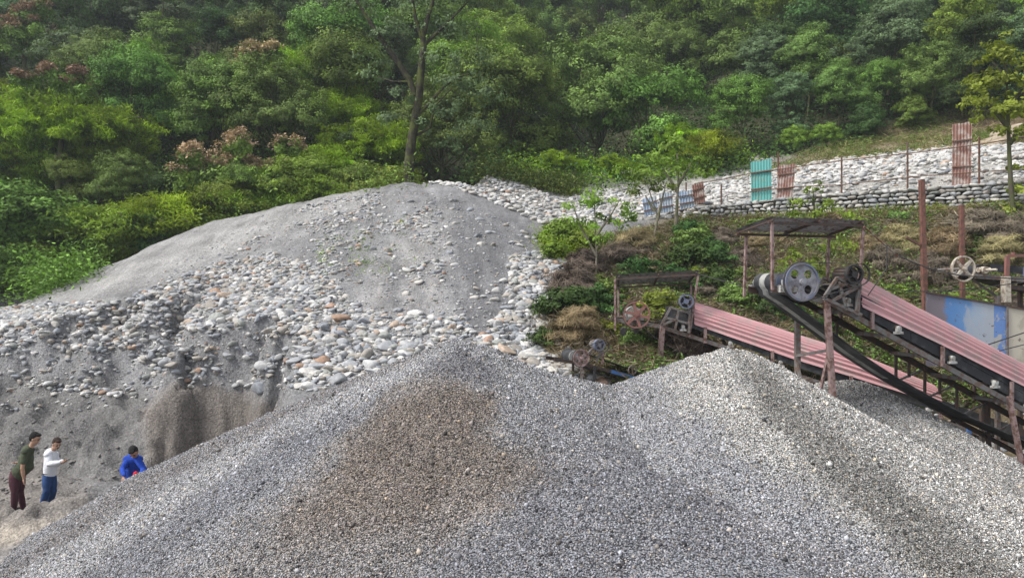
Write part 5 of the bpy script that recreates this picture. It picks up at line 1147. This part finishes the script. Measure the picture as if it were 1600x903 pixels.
# ---- high conveyor at the right edge
c4 = Plane(1530, 19.2, (0.99, 0.12)); W = .8
o = empty('belt_conveyor', P(1562, 550, 19.2), 'high horizontal conveyor head with cream cross-spoked wheel at the right edge', 'conveyor', 'belt conveyors')
NP = [c4.q(*p) for p in [(1524, 431), (1600, 437), (1760, 452)]]; stringer(o, NP, M_STEEL, h=.12, side=-1); stringer(o, [p + c4.w * W for p in NP], M_DSTEEL, h=.14)
dc = c4.q(1534, 422); m = MB(); m.tube(dc + c4.w * .1, dc + c4.w * .75, .13, n=24); m.build('head_drum', M_BLACK, o)
m = MB(); m.tube(dc - c4.w * .5, dc + c4.w * .9, .03, n=10); m.tube(dc - c4.w * .15, dc - c4.w * .02, .09, n=14); m.tube(dc - c4.w * .02 - c4.u * .12, dc - c4.w * .02 + c4.u * .2, .07, n=12); m.build('shaft', M_CREAM, o)
path = resample([c4.q(*p) for p in [(1760, 434), (1600, 420), (1545, 414)]], 10) + [dc + (c4.u * math.cos(a) + Vector((0, 0, 1)) * math.sin(a)) * .145 for a in [math.radians(g) for g in range(80, 281, 20)]] + resample([c4.q(*p) for p in [(1545, 436), (1600, 452), (1760, 482)]], 8)
m = MB(); ribbon(m, path, c4.w, .08, .72); bb = m.build('belt', M_BELT, o); sm_ = bb.modifiers.new('thick', 'SOLIDIFY'); sm_.thickness = .015
m = MB(); m._add([c4.q(1548, 412, .0), c4.q(1700, 426, .0), c4.q(1700, 436, .0), c4.q(1548, 424, .0)], [(0, 1, 2, 3)]); bb = m.build('side_board', M_BELT, o); sm_ = bb.modifiers.new('thick', 'SOLIDIFY'); sm_.thickness = .012
wc = c4.q(1505, 420, -.45); wheel(o, wc, c4.w, .325, ('spoke', 4, .5), M_CREAM, M_CREAM, .07)
m = MB(); m.tube(wc, wc + c4.w * .9, .03, n=10); m.bar(wc + c4.w * .3 - Vector((0, 0, .1)), c4.q(1534, 431, -.1), .08, .08); m.build('axle', M_STEEL, o)
m = MB(); m.bar(c4.q(1574, 400, -.05), c4.q(1573, 432, -.05), .11, .07, up=c4.w); m.bar(c4.q(1574, 400, -.05), c4.q(1640, 398, -.05), .06, .07); m.bar(c4.q(1583, 399, -.05), c4.q(1583, 394, -.05), .06, .06); m.build('head_frame', M_WRED, o)
leg(o, c4.q(1567, 432, -.08), c4.q(1568, 472, -.08), M_CREAM, .19, 'bracket'); leg(o, c4.q(1557, 462, .05), c4.q(1557, 680, .05), M_STEEL, .10); leg(o, c4.q(1592, 440, .7), c4.q(1592, 680, .7), M_DSTEEL, .10)
m = MB(); m.tube(c4.q(1604, 424, -.05), c4.q(1604, 424, .6), .14, n=20); m.build('roller', M_RIM, o)
m = MB(); m.bar(c4.q(1520, 437, .4), c4.q(1556, 462, .1), .1, .06); m.bar(c4.q(1560, 446, .1), c4.q(1760, 470, .1), .06, .12); m.build('chute_beam', M_DSTEEL, o)

# ---- painted sheet wall behind the tall conveyor
t = NT('worn_blue_paint'); n1 = t.noise(1.6, 5, .6); n2 = t.noise(5, 6, .65); g = t.N('ShaderNodeSeparateXYZ'); t.L(t.coord(), g.inputs[0])
def painted(name, base, patch, lo, scale):
    t = NT(name); n1 = t.noise(scale, 6, .6); n2 = t.noise(scale * 5, 6, .65)
    c = t.mix(t.ramp(n1, [(lo, 0.0), (lo + .05, 1.0)]), base, patch); c = t.mix(t.ramp(n2, [(.34, 1.0), (.40, 0.0)]), c, (.13, .10, .09))
    t.bump(n2, .3, .01); return t.done(c, .6)
pw = Plane(1447, 18.6, (0.995, 0.09))
o = empty('sheet_metal_wall', P(1500, 560, 18.6), 'patchy blue, violet grey and cream painted sheet wall behind the tall conveyor', 'metal wall')
def plate(x0, y0, x1, y1, yb, mat, t=0.0, edge=None):
    m = MB(); a, b, c_, d_ = pw.q(x0, y0, t), pw.q(x1, y1, t), pw.q(x1, yb, t), pw.q(x0, yb, t); w_ = pw.w * .012
    vs = [a, b, c_, d_, a + w_, b + w_, c_ + w_, d_ + w_]; m._add(vs, [(0, 3, 2, 1), (4, 5, 6, 7), (0, 1, 5, 4), (1, 2, 6, 5), (2, 3, 7, 6), (3, 0, 4, 7)]); m.build('panel', mat, o)
t = NT('patchy_blue_paint'); sx = t.N('ShaderNodeSeparateXYZ'); t.L(t.coord(), sx.inputs[0]); nn = t.noise(1.5, 6, .6); n3 = t.noise(5, 7, .7); n4 = t.noise(2.3, 5, .6, t.mapped((1, 1, .4)))
xa, xb = pw.q(1447, 457).x, pw.q(1553, 475).x
fx = t.math('ADD', t.math('MULTIPLY', t.math('SUBTRACT', sx.outputs[0], xa), 1 / (xb - xa)), t.math('MULTIPLY', t.math('SUBTRACT', nn, .5), .55))
c = t.ramp(fx, [(0.0, (.15, .135, .155)), (.30, (.19, .165, .19)), (.36, (.09, .22, .46)), (.56, (.13, .26, .48)), (.66, (.27, .36, .47)), (.85, (.34, .40, .46)), (1.0, (.40, .41, .40))])
c = t.mix(t.ramp(n4, [(.56, 0.0), (.60, .7)]), c, (.34, .38, .43)); c = t.mix(t.ramp(n3, [(.33, 1.0), (.38, 0.0)]), c, (.12, .10, .09)); t.bump(n3, .35, .01)
plate(1447, 457, 1553, 475, 572, t.done(c, .6))
plate(1553.3, 475, 1574, 479, 610, painted('mottled_blue_paint', (.13, .24, .50), (.38, .39, .38), .52, 3.0))
plate(1574.3, 479, 1760, 512, 640, painted('cream_paint', (.48, .45, .37), (.38, .35, .28), .56, 1.3))
m = MB(); m.bar(pw.q(1446, 456, -.02), pw.q(1760, 511, -.02), .04, .04); m.build('top_rail', M_DSTEEL, o)
m = MB(); m.bar(pw.q(1574, 479, -.03), pw.q(1575, 640, -.03), .05, .03, up=pw.w); m.build('seam_strip', M_STEEL, o)
def pole(px0, y0, px1, y1, d, w, mat, label, arm=None):
    g = P(px1, y1, d); o = empty('steel_pole', g, label, 'pole'); m = MB(); m.channel(P(px0, y0, d), g, w * .8, w, .014, up=(0, 1, 0)); m.build('shaft', mat, o)
    if arm: m = MB(); m.bar(P(*arm[0], d), P(*arm[1], d), .06, .06); m.build('arm', mat, o)
pole(1437, 281, 1444, 560, 20.3, .13, M_REDP, 'tall red oxide pole with a short side arm above the blue sheet wall', ((1416, 371), (1438, 383)))
pole(1500, 320, 1502, 540, 22.2, .12, M_REDP, 'red oxide pole behind the cream cross-spoked wheel')
def cable(pts, d0, d1, label, r=.012, sag=.06, mat=M_BLACK, name='cable'):
    A_, B_ = P(*pts[0], d0), P(*pts[-1], d1); n = len(pts); L = [P(*p, d0 + (d1 - d0) * i / (n - 1)) for i, p in enumerate(pts)]; L = resample(L, 24)
    for i, p in enumerate(L): p.z -= sag * math.sin(math.pi * i / 24)
    m = MB(); m.path(L, r, 5); tag(m.build(name, mat, None), label, 'cable')
cable([(1350, 354), (1388, 386), (1404, 402)], 14.9, 15.6, 'pale rope stretched from the tall canopy corner down to the right', .018, .02, M_ROPE, 'rope')
cable([(1386, 384), (1385, 420), (1356, 462)], 15.2, 15.0, 'thin black cable hanging from the rope to the tall conveyor motor', .012, 0)
cable([(1398, 398), (1450, 418), (1500, 429), (1600, 436)], 15.6, 17.5, 'dark cable running from the rope past the cream wheel', .014, .02)
cable([(1380, 452), (1440, 454), (1520, 449), (1620, 438)], 17, 18, 'dark cable crossing level above the painted sheet wall', .012, .03)
cable([(1545, 538), (1620, 513)], 16.2, 17, 'upper of two cables crossing the cream panel', .014, 0)
cable([(1562, 548), (1620, 533)], 16.2, 17, 'lower of two cables crossing the cream panel', .012, 0)
cable([(1090, 428), (1140, 438), (1170, 450)], 20.8, 16, 'black cable slung between the two canopied conveyor heads', .014, .05)
# rubble supports beneath the tall conveyor
for k, (x, y0, y1, d, mt, lb) in enumerate([(1532, 640, 740, 18.2, M_DSTEEL, 'left steel stub post in the rubble under the tall conveyor'), (1556, 655, 760, 18.0, M_STEEL, 'right steel stub post in the rubble under the tall conveyor')]): pole(x, y0, x, y1, d, .09, mt, lb)
# ------------------------------------------------------------------ people
def skin_mat(name, c):
    t = NT(name); n = t.noise(14, 3); t.b.inputs['Subsurface Weight'].default_value = 0.0
    return t.done(t.mix(n, c, tuple(x * .8 for x in c)), .5)
def cloth_mat(name, c, c2=None, sc=5):
    t = NT(name); n = t.noise(sc, 5, .6); f = t.noise(150, 2); t.bump(t.math('ADD', n, t.math('MULTIPLY', f, .1)), 1.0, .05)
    return t.done(t.mix(n, c, c2 or tuple(x * .7 for x in c)), .85)
def capsules(name, caps, mat, parent, vox=.011, smooth=3):
    """one continuous surface: tapered capsules and ellipsoids fused by a voxel remesh"""
    bm = bmesh.new()
    for c in caps:
        if c[0] == 'e':
            _, p, r, rot = c; r_ = bmesh.ops.create_icosphere(bm, subdivisions=3, radius=1.0)
            M = Matrix.Translation(p) @ rot.to_4x4() @ Matrix.Diagonal((*r, 1)); bmesh.ops.transform(bm, matrix=M, verts=r_['verts'])
        else:
            _, a, b, ra, rb = c[:5]; fl = c[5] if len(c) > 5 else 1.0; a, b = Vector(a), Vector(b); d = b - a; L = d.length
            q = d.to_track_quat('Z', 'Y').to_matrix() if L > 1e-6 else Matrix.Identity(3)
            r_ = bmesh.ops.create_uvsphere(bm, u_segments=20, v_segments=14, radius=1.0)
            for v in r_['verts']:
                z = v.co.z; top = z > 0; r = rb if top else ra; co = Vector((v.co.x * r, v.co.y * r * fl, z * r)); co.z += (L if top else 0) if abs(z) > 1e-6 else L * .5
                v.co = q @ co + a
    me = bpy.data.meshes.new(name); bm.to_mesh(me); bm.free()
    tmp = bpy.data.objects.new(name + '_tmp', me); COL.objects.link(tmp)
    r = tmp.modifiers.new('r', 'REMESH'); r.mode = 'VOXEL'; r.voxel_size = vox; r.use_smooth_shade = True
    s = tmp.modifiers.new('s', 'SMOOTH'); s.iterations = smooth; s.factor = .5
    dg = bpy.context.evaluated_depsgraph_get(); dg.update()
    out = bpy.data.meshes.new_from_object(tmp.evaluated_get(dg)); bpy.data.objects.remove(tmp); out.materials.clear()
    for p in out.polygons: p.use_smooth = True
    return link(name, out, mat, parent)
def head_caps(c, f, up, s=1.0):
    """c head centre, f face direction, up crown direction"""
    f, up = Vector(f).normalized(), Vector(up).normalized(); rt = f.cross(up).normalized(); up = rt.cross(f).normalized()
    R = Matrix((rt, f, up)).transposed(); E_ = lambda x, y, z, r: ('e', c + rt * x * s + f * y * s + up * z * s, tuple(q * s for q in r), R)
    return R, [E_(0, -.005, .03, (.075, .095, .092)), E_(0, .025, -.045, (.058, .065, .075)), E_(0, .06, -.085, (.03, .03, .025)), E_(0, .095, -.02, (.012, .022, .02)), E_(0, .088, .0, (.01, .015, .03)),
               E_(.076, 0, -.01, (.01, .02, .032)), E_(-.076, 0, -.01, (.01, .02, .032)), E_(0, .085, -.058, (.022, .012, .009)), E_(0, .078, .022, (.05, .018, .01))], E_
def hand(side, wrist, d, palm, curl=.5, s=1.0):
    """palm plus five bent fingers. d: direction of the hand, palm: palm normal"""
    d, palm = Vector(d).normalized(), Vector(palm).normalized(); l = d.cross(palm).normalized() * side; w = Vector(wrist)
    caps = [('c', w, w + d * .05 * s, .026 * s, .034 * s, .6), ('c', w + d * .04 * s + l * .015 * s, w + d * .08 * s + l * .02 * s, .02 * s, .018 * s), ('c', w + d * .04 * s - l * .015 * s, w + d * .08 * s - l * .02 * s, .02 * s, .016 * s)]
    for i, (o, L) in enumerate(((.027, .07), (.009, .078), (-.009, .072), (-.027, .056))):
        a = w + (d * .085 + l * o) * s; b = a + (d * math.cos(curl * .6) + palm * math.sin(curl * .6)) * L * .5 * s; e = b + (d * math.cos(curl * 1.6) + palm * math.sin(curl * 1.6)) * L * .5 * s
        caps += [('c', a, b, .0095 * s, .009 * s), ('c', b, e, .009 * s, .0075 * s)]
    a = w + (d * .03 + l * .03) * s; b = a + (d * .6 + l * .7 + palm * .3).normalized() * .04 * s; e = b + (d * .9 + l * .1 + palm * .5).normalized() * .032 * s
    caps += [('c', a, b, .014 * s, .011 * s), ('c', b, e, .011 * s, .009 * s)]
    return caps
def hair(parent, c, R, E_, mat, back=.0, full=1.0):
    capsules('hair', [E_(0, -.022, .055, (.081, .092, .084)), E_(0, -.055, .01, (.074, .058, .085)), E_(.0, .045, .095, (.06, .05, .03)), E_(.068, -.02, .03, (.014, .04, .04)), E_(-.068, -.02, .03, (.014, .04, .04))], mat, parent, .009, 3)
def face(parent, E_, eyec, brow):
    for x in (.032, -.032):
        m = E_(x, .085, .005, (.014, .008, .007)); bm = bmesh.new(); r_ = bmesh.ops.create_icosphere(bm, subdivisions=2, radius=1.0); bmesh.ops.transform(bm, matrix=Matrix.Translation(m[1]) @ m[3].to_4x4() @ Matrix.Diagonal((*m[2], 1)), verts=r_['verts'])
        me = bpy.data.meshes.new('eye'); bm.to_mesh(me); bm.free(); link('eye', me, eyec, parent)
    capsules('eyebrows', [E_(.032, .092, .028, (.02, .006, .005)), E_(-.032, .092, .028, (.02, .006, .005))], brow, parent, .004, 1)
M_SKIN = skin_mat('brown_skin', (0.34, 0.19, 0.125)); M_SKIN2 = skin_mat('light_brown_skin', (0.42, 0.25, 0.17)); M_HAIR = cloth_mat('black_hair', (.012, .011, .011)); M_EYE = cloth_mat('dark_eye', (.015, .012, .01))
M_OLT = cloth_mat('olive_tshirt', (.075, .088, .052)); M_MAR = cloth_mat('maroon_trousers', (.075, .026, .036)); M_WSH = cloth_mat('white_shirt', (.78, .79, .82), (.66, .68, .73)); M_JEAN = cloth_mat('blue_jeans', (.018, .05, .15), (.03, .075, .19)); M_BSH = cloth_mat('royal_blue_shirt', (.012, .065, .42), (.008, .035, .25))
M_SHOE = cloth_mat('dark_shoe', (.03, .027, .025)); M_NAVY = cloth_mat('dark_trousers', (.02, .024, .035)); M_REDC = cloth_mat('red_cloth', (.60, .02, .04), (.45, .01, .03)); M_HAIRB = cloth_mat('brown_hair', (.035, .02, .014)); M_PHONE = cloth_mat('phone_black', (.01, .01, .012))

def gz(x, y): return float(terrain_z(np.array([x]), np.array([y]))[0]) + E
# --- man in olive T-shirt, leaning forward, one arm behind his back, seen from his right side
d = 17.0; q = lambda px, py, dd=0.0: P(px, py, d + dd)
ft = q(22, 797); ft2 = q(33, 795, .2)
o = empty('person', (ft.x, ft.y, gz(ft.x, ft.y)), 'man in olive T-shirt and maroon trousers leaning forward, one arm behind his back', 'person', None)
hc = q(54.5, 685, .02); R, HC, E_ = head_caps(hc, (0.93, 0.10, -.36), (0.3, 0, 1), 1.13)
sh = q(44, 703, .02); hip = q(27, 738, .05)
# right arm hangs towards the camera, left arm bends behind the back
rs, re, rw = q(39, 705, -.19), q(35, 731, -.24), q(37, 747, -.2); ls, le, lw = q(46, 705, .22), q(30, 724, .26), q(29, 723, .0)
body = HC + [('c', hc + Vector((-.02, 0, -.06)), sh + Vector((.04, 0, .02)), .058, .066), ('c', sh, q(38, 722, .02), .10, .12), ('c', q(38, 722, .02), hip, .12, .11),
    ('c', rs, re, .052, .042), ('c', re, rw, .042, .028), ('c', ls, le, .052, .042), ('c', le, lw, .042, .028), ('c', hip + Vector((0, -.08, 0)), q(23, 768, -.06), .058, .045), ('c', q(23, 768, -.06), ft + Vector((0, 0, .06)), .045, .035),
    ('c', hip + Vector((0, .1, 0)), q(31.5, 768, .16), .058, .045), ('c', q(31.5, 768, .16), ft2 + Vector((0, 0, .06)), .045, .035)] + hand(1, rw, (.05, 0, -1), (.9, .3, 0), .35) + hand(1, lw, (-.5, -.6, .3), (-.2, -.6, -.6), .7)
b = capsules('body', body, M_SKIN2, o); hair(o, hc, R, E_, M_HAIR); face(o, E_, M_EYE, M_HAIR)
capsules('t_shirt', [('c', sh + Vector((.0, 0, .0)), q(41, 716, .02), .13, .155), ('c', q(41, 716, .02), q(39.5, 727, .02), .155, .18), ('c', q(39, 727, .02), q(31, 737, .05), .175, .15), ('c', q(30, 735, .05), q(28, 741, .05), .15, .15), ('c', rs + Vector((0, .05, 0)), rs.lerp(re, .62), .085, .072), ('c', ls + Vector((0, -.05, 0)), ls.lerp(le, .62), .085, .072), ('c', rs, ls, .08, .08), ('e', sh + Vector((.05, 0, .05)), (.075, .08, .03), Matrix.Identity(3))], M_OLT, o, .012)
capsules('trousers', [('c', hip + Vector((-.01, 0, -.03)), hip + Vector((-.02, 0, -.07)), .145, .135), ('c', hip + Vector((-.03, -.07, -.1)), q(23, 768, -.06), .105, .075), ('c', q(23, 768, -.06), ft + Vector((0, 0, .03)), .075, .062), ('c', hip + Vector((.03, .08, -.1)), q(31.5, 768, .16), .10, .072), ('c', q(31.5, 768, .16), ft2 + Vector((.05, 0, .03)), .072, .058)], M_MAR, o, .012)
capsules('shoes', [('c', ft + Vector((-.03, 0, .02)), ft + Vector((.15, 0, .0)), .05, .04), ('c', ft2 + Vector((-.03, 0, .02)), ft2 + Vector((.15, 0, .0)), .05, .04)], M_SHOE, o, .012)
capsules('wristband', [('e', rw + Vector((0, 0, .04)), (.036, .036, .014), Matrix.Identity(3))], M_REDC, o, .008, 1)
# --- man in white shirt looking at his phone
d = 18.0; ft = q(67, 788); ft2 = q(76, 787, .25)
o = empty('person', (ft.x, ft.y, gz(ft.x, ft.y)), 'moustached man in white shirt and blue jeans looking at the phone in his hands', 'person', None)
hc = q(88.5, 693, 0); R, HC, E_ = head_caps(hc, (0.72, -.48, -.42), (0.2, -.1, 1), 1.13)
sh = q(79, 709, .02); hip = q(77, 741, .05); rs, re, rw = q(74, 710, -.16), q(77, 725, -.22), q(96, 722, -.28); ls, le, lw = q(87, 710, .2), q(90, 725, .12), q(99, 720, -.06)
body = HC + [('c', hc + Vector((-.03, 0, -.07)), sh + Vector((.02, 0, .03)), .058, .066), ('c', sh, hip, .10, .11), ('c', rs, re, .05, .042), ('c', re, rw, .042, .028), ('c', ls, le, .05, .042), ('c', le, lw, .042, .028),
    ('c', hip + Vector((-.02, -.08, 0)), q(73, 766, -.05), .058, .045), ('c', q(73, 766, -.05), ft + Vector((0, 0, .06)), .045, .035), ('c', hip + Vector((.02, .1, 0)), q(83, 766, .14), .058, .045), ('c', q(83, 766, .14), ft2 + Vector((0, 0, .06)), .045, .035)] + hand(-1, rw, (1, -.1, .15), (0, .4, .9), .9) + hand(1, lw, (.9, -.6, .1), (-.2, -.2, .9), .9)
capsules('body', body, M_SKIN2, o); hair(o, hc, R, E_, M_HAIRB); face(o, E_, M_EYE, M_HAIR)
capsules('moustache', [E_(.014, .1, -.042, (.02, .009, .008)), E_(-.014, .1, -.042, (.02, .009, .008))], M_HAIR, o, .005, 1)
capsules('shirt', [('c', sh, q(79, 725, .03), .14, .15), ('c', q(79, 725, .03), q(78, 739, .05), .15, .145), ('c', rs + Vector((0, .05, 0)), re, .085, .066), ('c', re, rw + Vector((-.04, 0, 0)), .066, .045), ('c', ls + Vector((0, -.05, 0)), le, .085, .066), ('c', le, lw + Vector((-.03, 0, 0)), .066, .045), ('c', rs, ls, .08, .08), ('e', sh + Vector((.05, 0, .07)), (.075, .075, .035), Matrix.Identity(3))], M_WSH, o, .012)
capsules('jeans', [('c', hip + Vector((0, 0, -.03)), hip + Vector((0, 0, -.07)), .145, .135), ('c', hip + Vector((-.03, -.06, -.1)), q(73, 766, -.06), .10, .074), ('c', q(73, 766, -.06), ft + Vector((0, 0, .03)), .08, .066), ('c', hip + Vector((.03, .07, -.1)), q(83, 766, .14), .10, .074), ('c', q(83, 766, .14), ft2 + Vector((0.02, 0, .03)), .088, .072)], M_JEAN, o, .012)
capsules('belt', [('e', hip + Vector((0, 0, .04)), (.158, .158, .022), Matrix.Identity(3))], M_SHOE, o, .012, 1)
capsules('shoes', [('c', ft + Vector((-.03, 0, .02)), ft + Vector((.13, -.05, .0)), .05, .04), ('c', ft2 + Vector((-.03, 0, .02)), ft2 + Vector((.13, -.05, .0)), .05, .04)], M_SHOE, o, .012)
ph = (rw + lw) / 2 + Vector((.13, -.03, .05)); m = MB(); m.bar(ph - Vector((.075, 0, .02)), ph + Vector((.075, 0, .02)), .075, .01); tag(m.build('phone', M_PHONE), 'dark phone held by the man in the white shirt', 'phone')
# --- man in royal blue shirt bending over the heap, hands on the gravel
d = 16.6; q = lambda px, py, dd=0.0: P(px, py, d + dd)
hc = q(209, 706, -.18); hip = q(208, 746, .28); sh = q(208, 716, .05)
def onp(px, py, d):
    v = P(px, py, d); v.z = max(float(pileA_z(np.array([v.x]), np.array([v.y]))[0]), float(terrain_z(np.array([v.x]), np.array([v.y]))[0])) + E; return v
rw, lw = q(193, 745, -.42), q(221, 743, -.42)
f1, f2 = onp(203, 760, 17.0), onp(215, 758, 17.05)
f1.z = gz(f1.x, f1.y); f2.z = gz(f2.x, f2.y)
o = empty('person', tuple((f1 + f2) / 2), 'man in royal blue shirt bending over the gravel edge, hands on the stones', 'person', None)
R, HC, E_ = head_caps(hc, (0.15, -.62, -.75), (0.0, -.75, .6), 1.13)
rs, re = q(198, 717, -.02), q(191, 733, -.15); ls, le = q(218, 717, -.02), q(225, 733, -.15)
k1, k2 = (hip + f1) / 2 + Vector((-.03, -.12, 0)), (hip + f2) / 2 + Vector((.03, -.12, 0))
body = HC + [('c', hc + Vector((0, .06, -.05)), sh, .058, .066), ('c', sh, hip, .10, .11), ('c', rs, re, .05, .042), ('c', re, rw, .042, .028), ('c', ls, le, .05, .042), ('c', le, lw, .042, .028), ('c', hip + Vector((-.09, 0, 0)), k1, .075, .05), ('c', k1, f1 + Vector((0, 0, .06)), .06, .04), ('c', hip + Vector((.09, 0, 0)), k2, .075, .05), ('c', k2, f2 + Vector((0, 0, .06)), .06, .04)] + hand(-1, rw, (.35, -.5, -.6), (.2, .5, -.6), .6) + hand(1, lw, (-.3, -.5, -.6), (-.2, .5, -.6), .6)
capsules('body', body, M_SKIN, o); hair(o, hc, R, E_, M_HAIR); face(o, E_, M_EYE, M_HAIR)
capsules('shirt', [('c', sh + Vector((0, 0, -.02)), q(208, 732, .15), .15, .15), ('c', q(208, 732, .15), hip, .17, .16), ('c', rs + Vector((.05, 0, 0)), re, .075, .058), ('c', re, rw + Vector((0, .02, .03)), .058, .042), ('c', ls + Vector((-.05, 0, 0)), le, .075, .058), ('c', le, lw + Vector((0, .02, .03)), .068, .045), ('c', rs, ls, .078, .078), ('c', sh + Vector((0, 0, .05)), rs, .07, .07), ('c', sh + Vector((0, 0, .05)), ls, .07, .07), ('e', sh + Vector((0, -.04, .07)), (.075, .075, .04), Matrix.Identity(3))], M_BSH, o, .012)
capsules('trousers', [('c', hip + Vector((0, 0, -.04)), hip + Vector((0, 0, -.1)), .16, .155), ('c', hip + Vector((-.09, 0, -.05)), k1, .12, .09), ('c', k1, f1 + Vector((0, 0, .03)), .09, .07), ('c', hip + Vector((.09, 0, -.05)), k2, .12, .09), ('c', k2, f2 + Vector((0, 0, .03)), .09, .07)], M_NAVY, o, .012)
capsules('shoes', [('c', f1 + Vector((0, .03, .02)), f1 + Vector((0, -.15, 0)), .05, .04), ('c', f2 + Vector((0, .03, .02)), f2 + Vector((0, -.15, 0)), .05, .04)], M_SHOE, o, .012)
p = q(212, 743, -.4); tag(capsules('cloth_bag', [('c', p + Vector((0, 0, .05)), p + Vector((-.01, -.02, -.04)), .05, .065), ('c', p, p + Vector((.07, 0, -.06)), .05, .04)], M_REDC, None, .01, 2), 'small red cloth bag held by the man in the blue shirt', 'bag')
# ------------------------------------------------------------------ humid valley air
hb = bmesh.new(); bmesh.ops.create_cube(hb, size=1.0)
hme = bpy.data.meshes.new('haze'); hb.to_mesh(hme); hb.free()
hz = link('haze', hme); hz.scale = (480, 222, 124); hz.location = (0, 96, 124 / 2 + E - 12.5)
hm_ = bpy.data.materials.new('haze'); hm_.use_nodes = True; nn_ = hm_.node_tree.nodes; nn_.clear()
ho = nn_.new('ShaderNodeOutputMaterial'); hv = nn_.new('ShaderNodeVolumePrincipled'); hm_.node_tree.links.new(hv.outputs[0], ho.inputs['Volume'])
hv.inputs['Color'].default_value = (0.86, 0.92, 1.0, 1); hv.inputs['Density'].default_value = 0.00055; hv.inputs['Anisotropy'].default_value = 0.2
hme.materials.append(hm_); tag(hz, 'pale humid air filling the valley', 'haze', None, 'stuff')
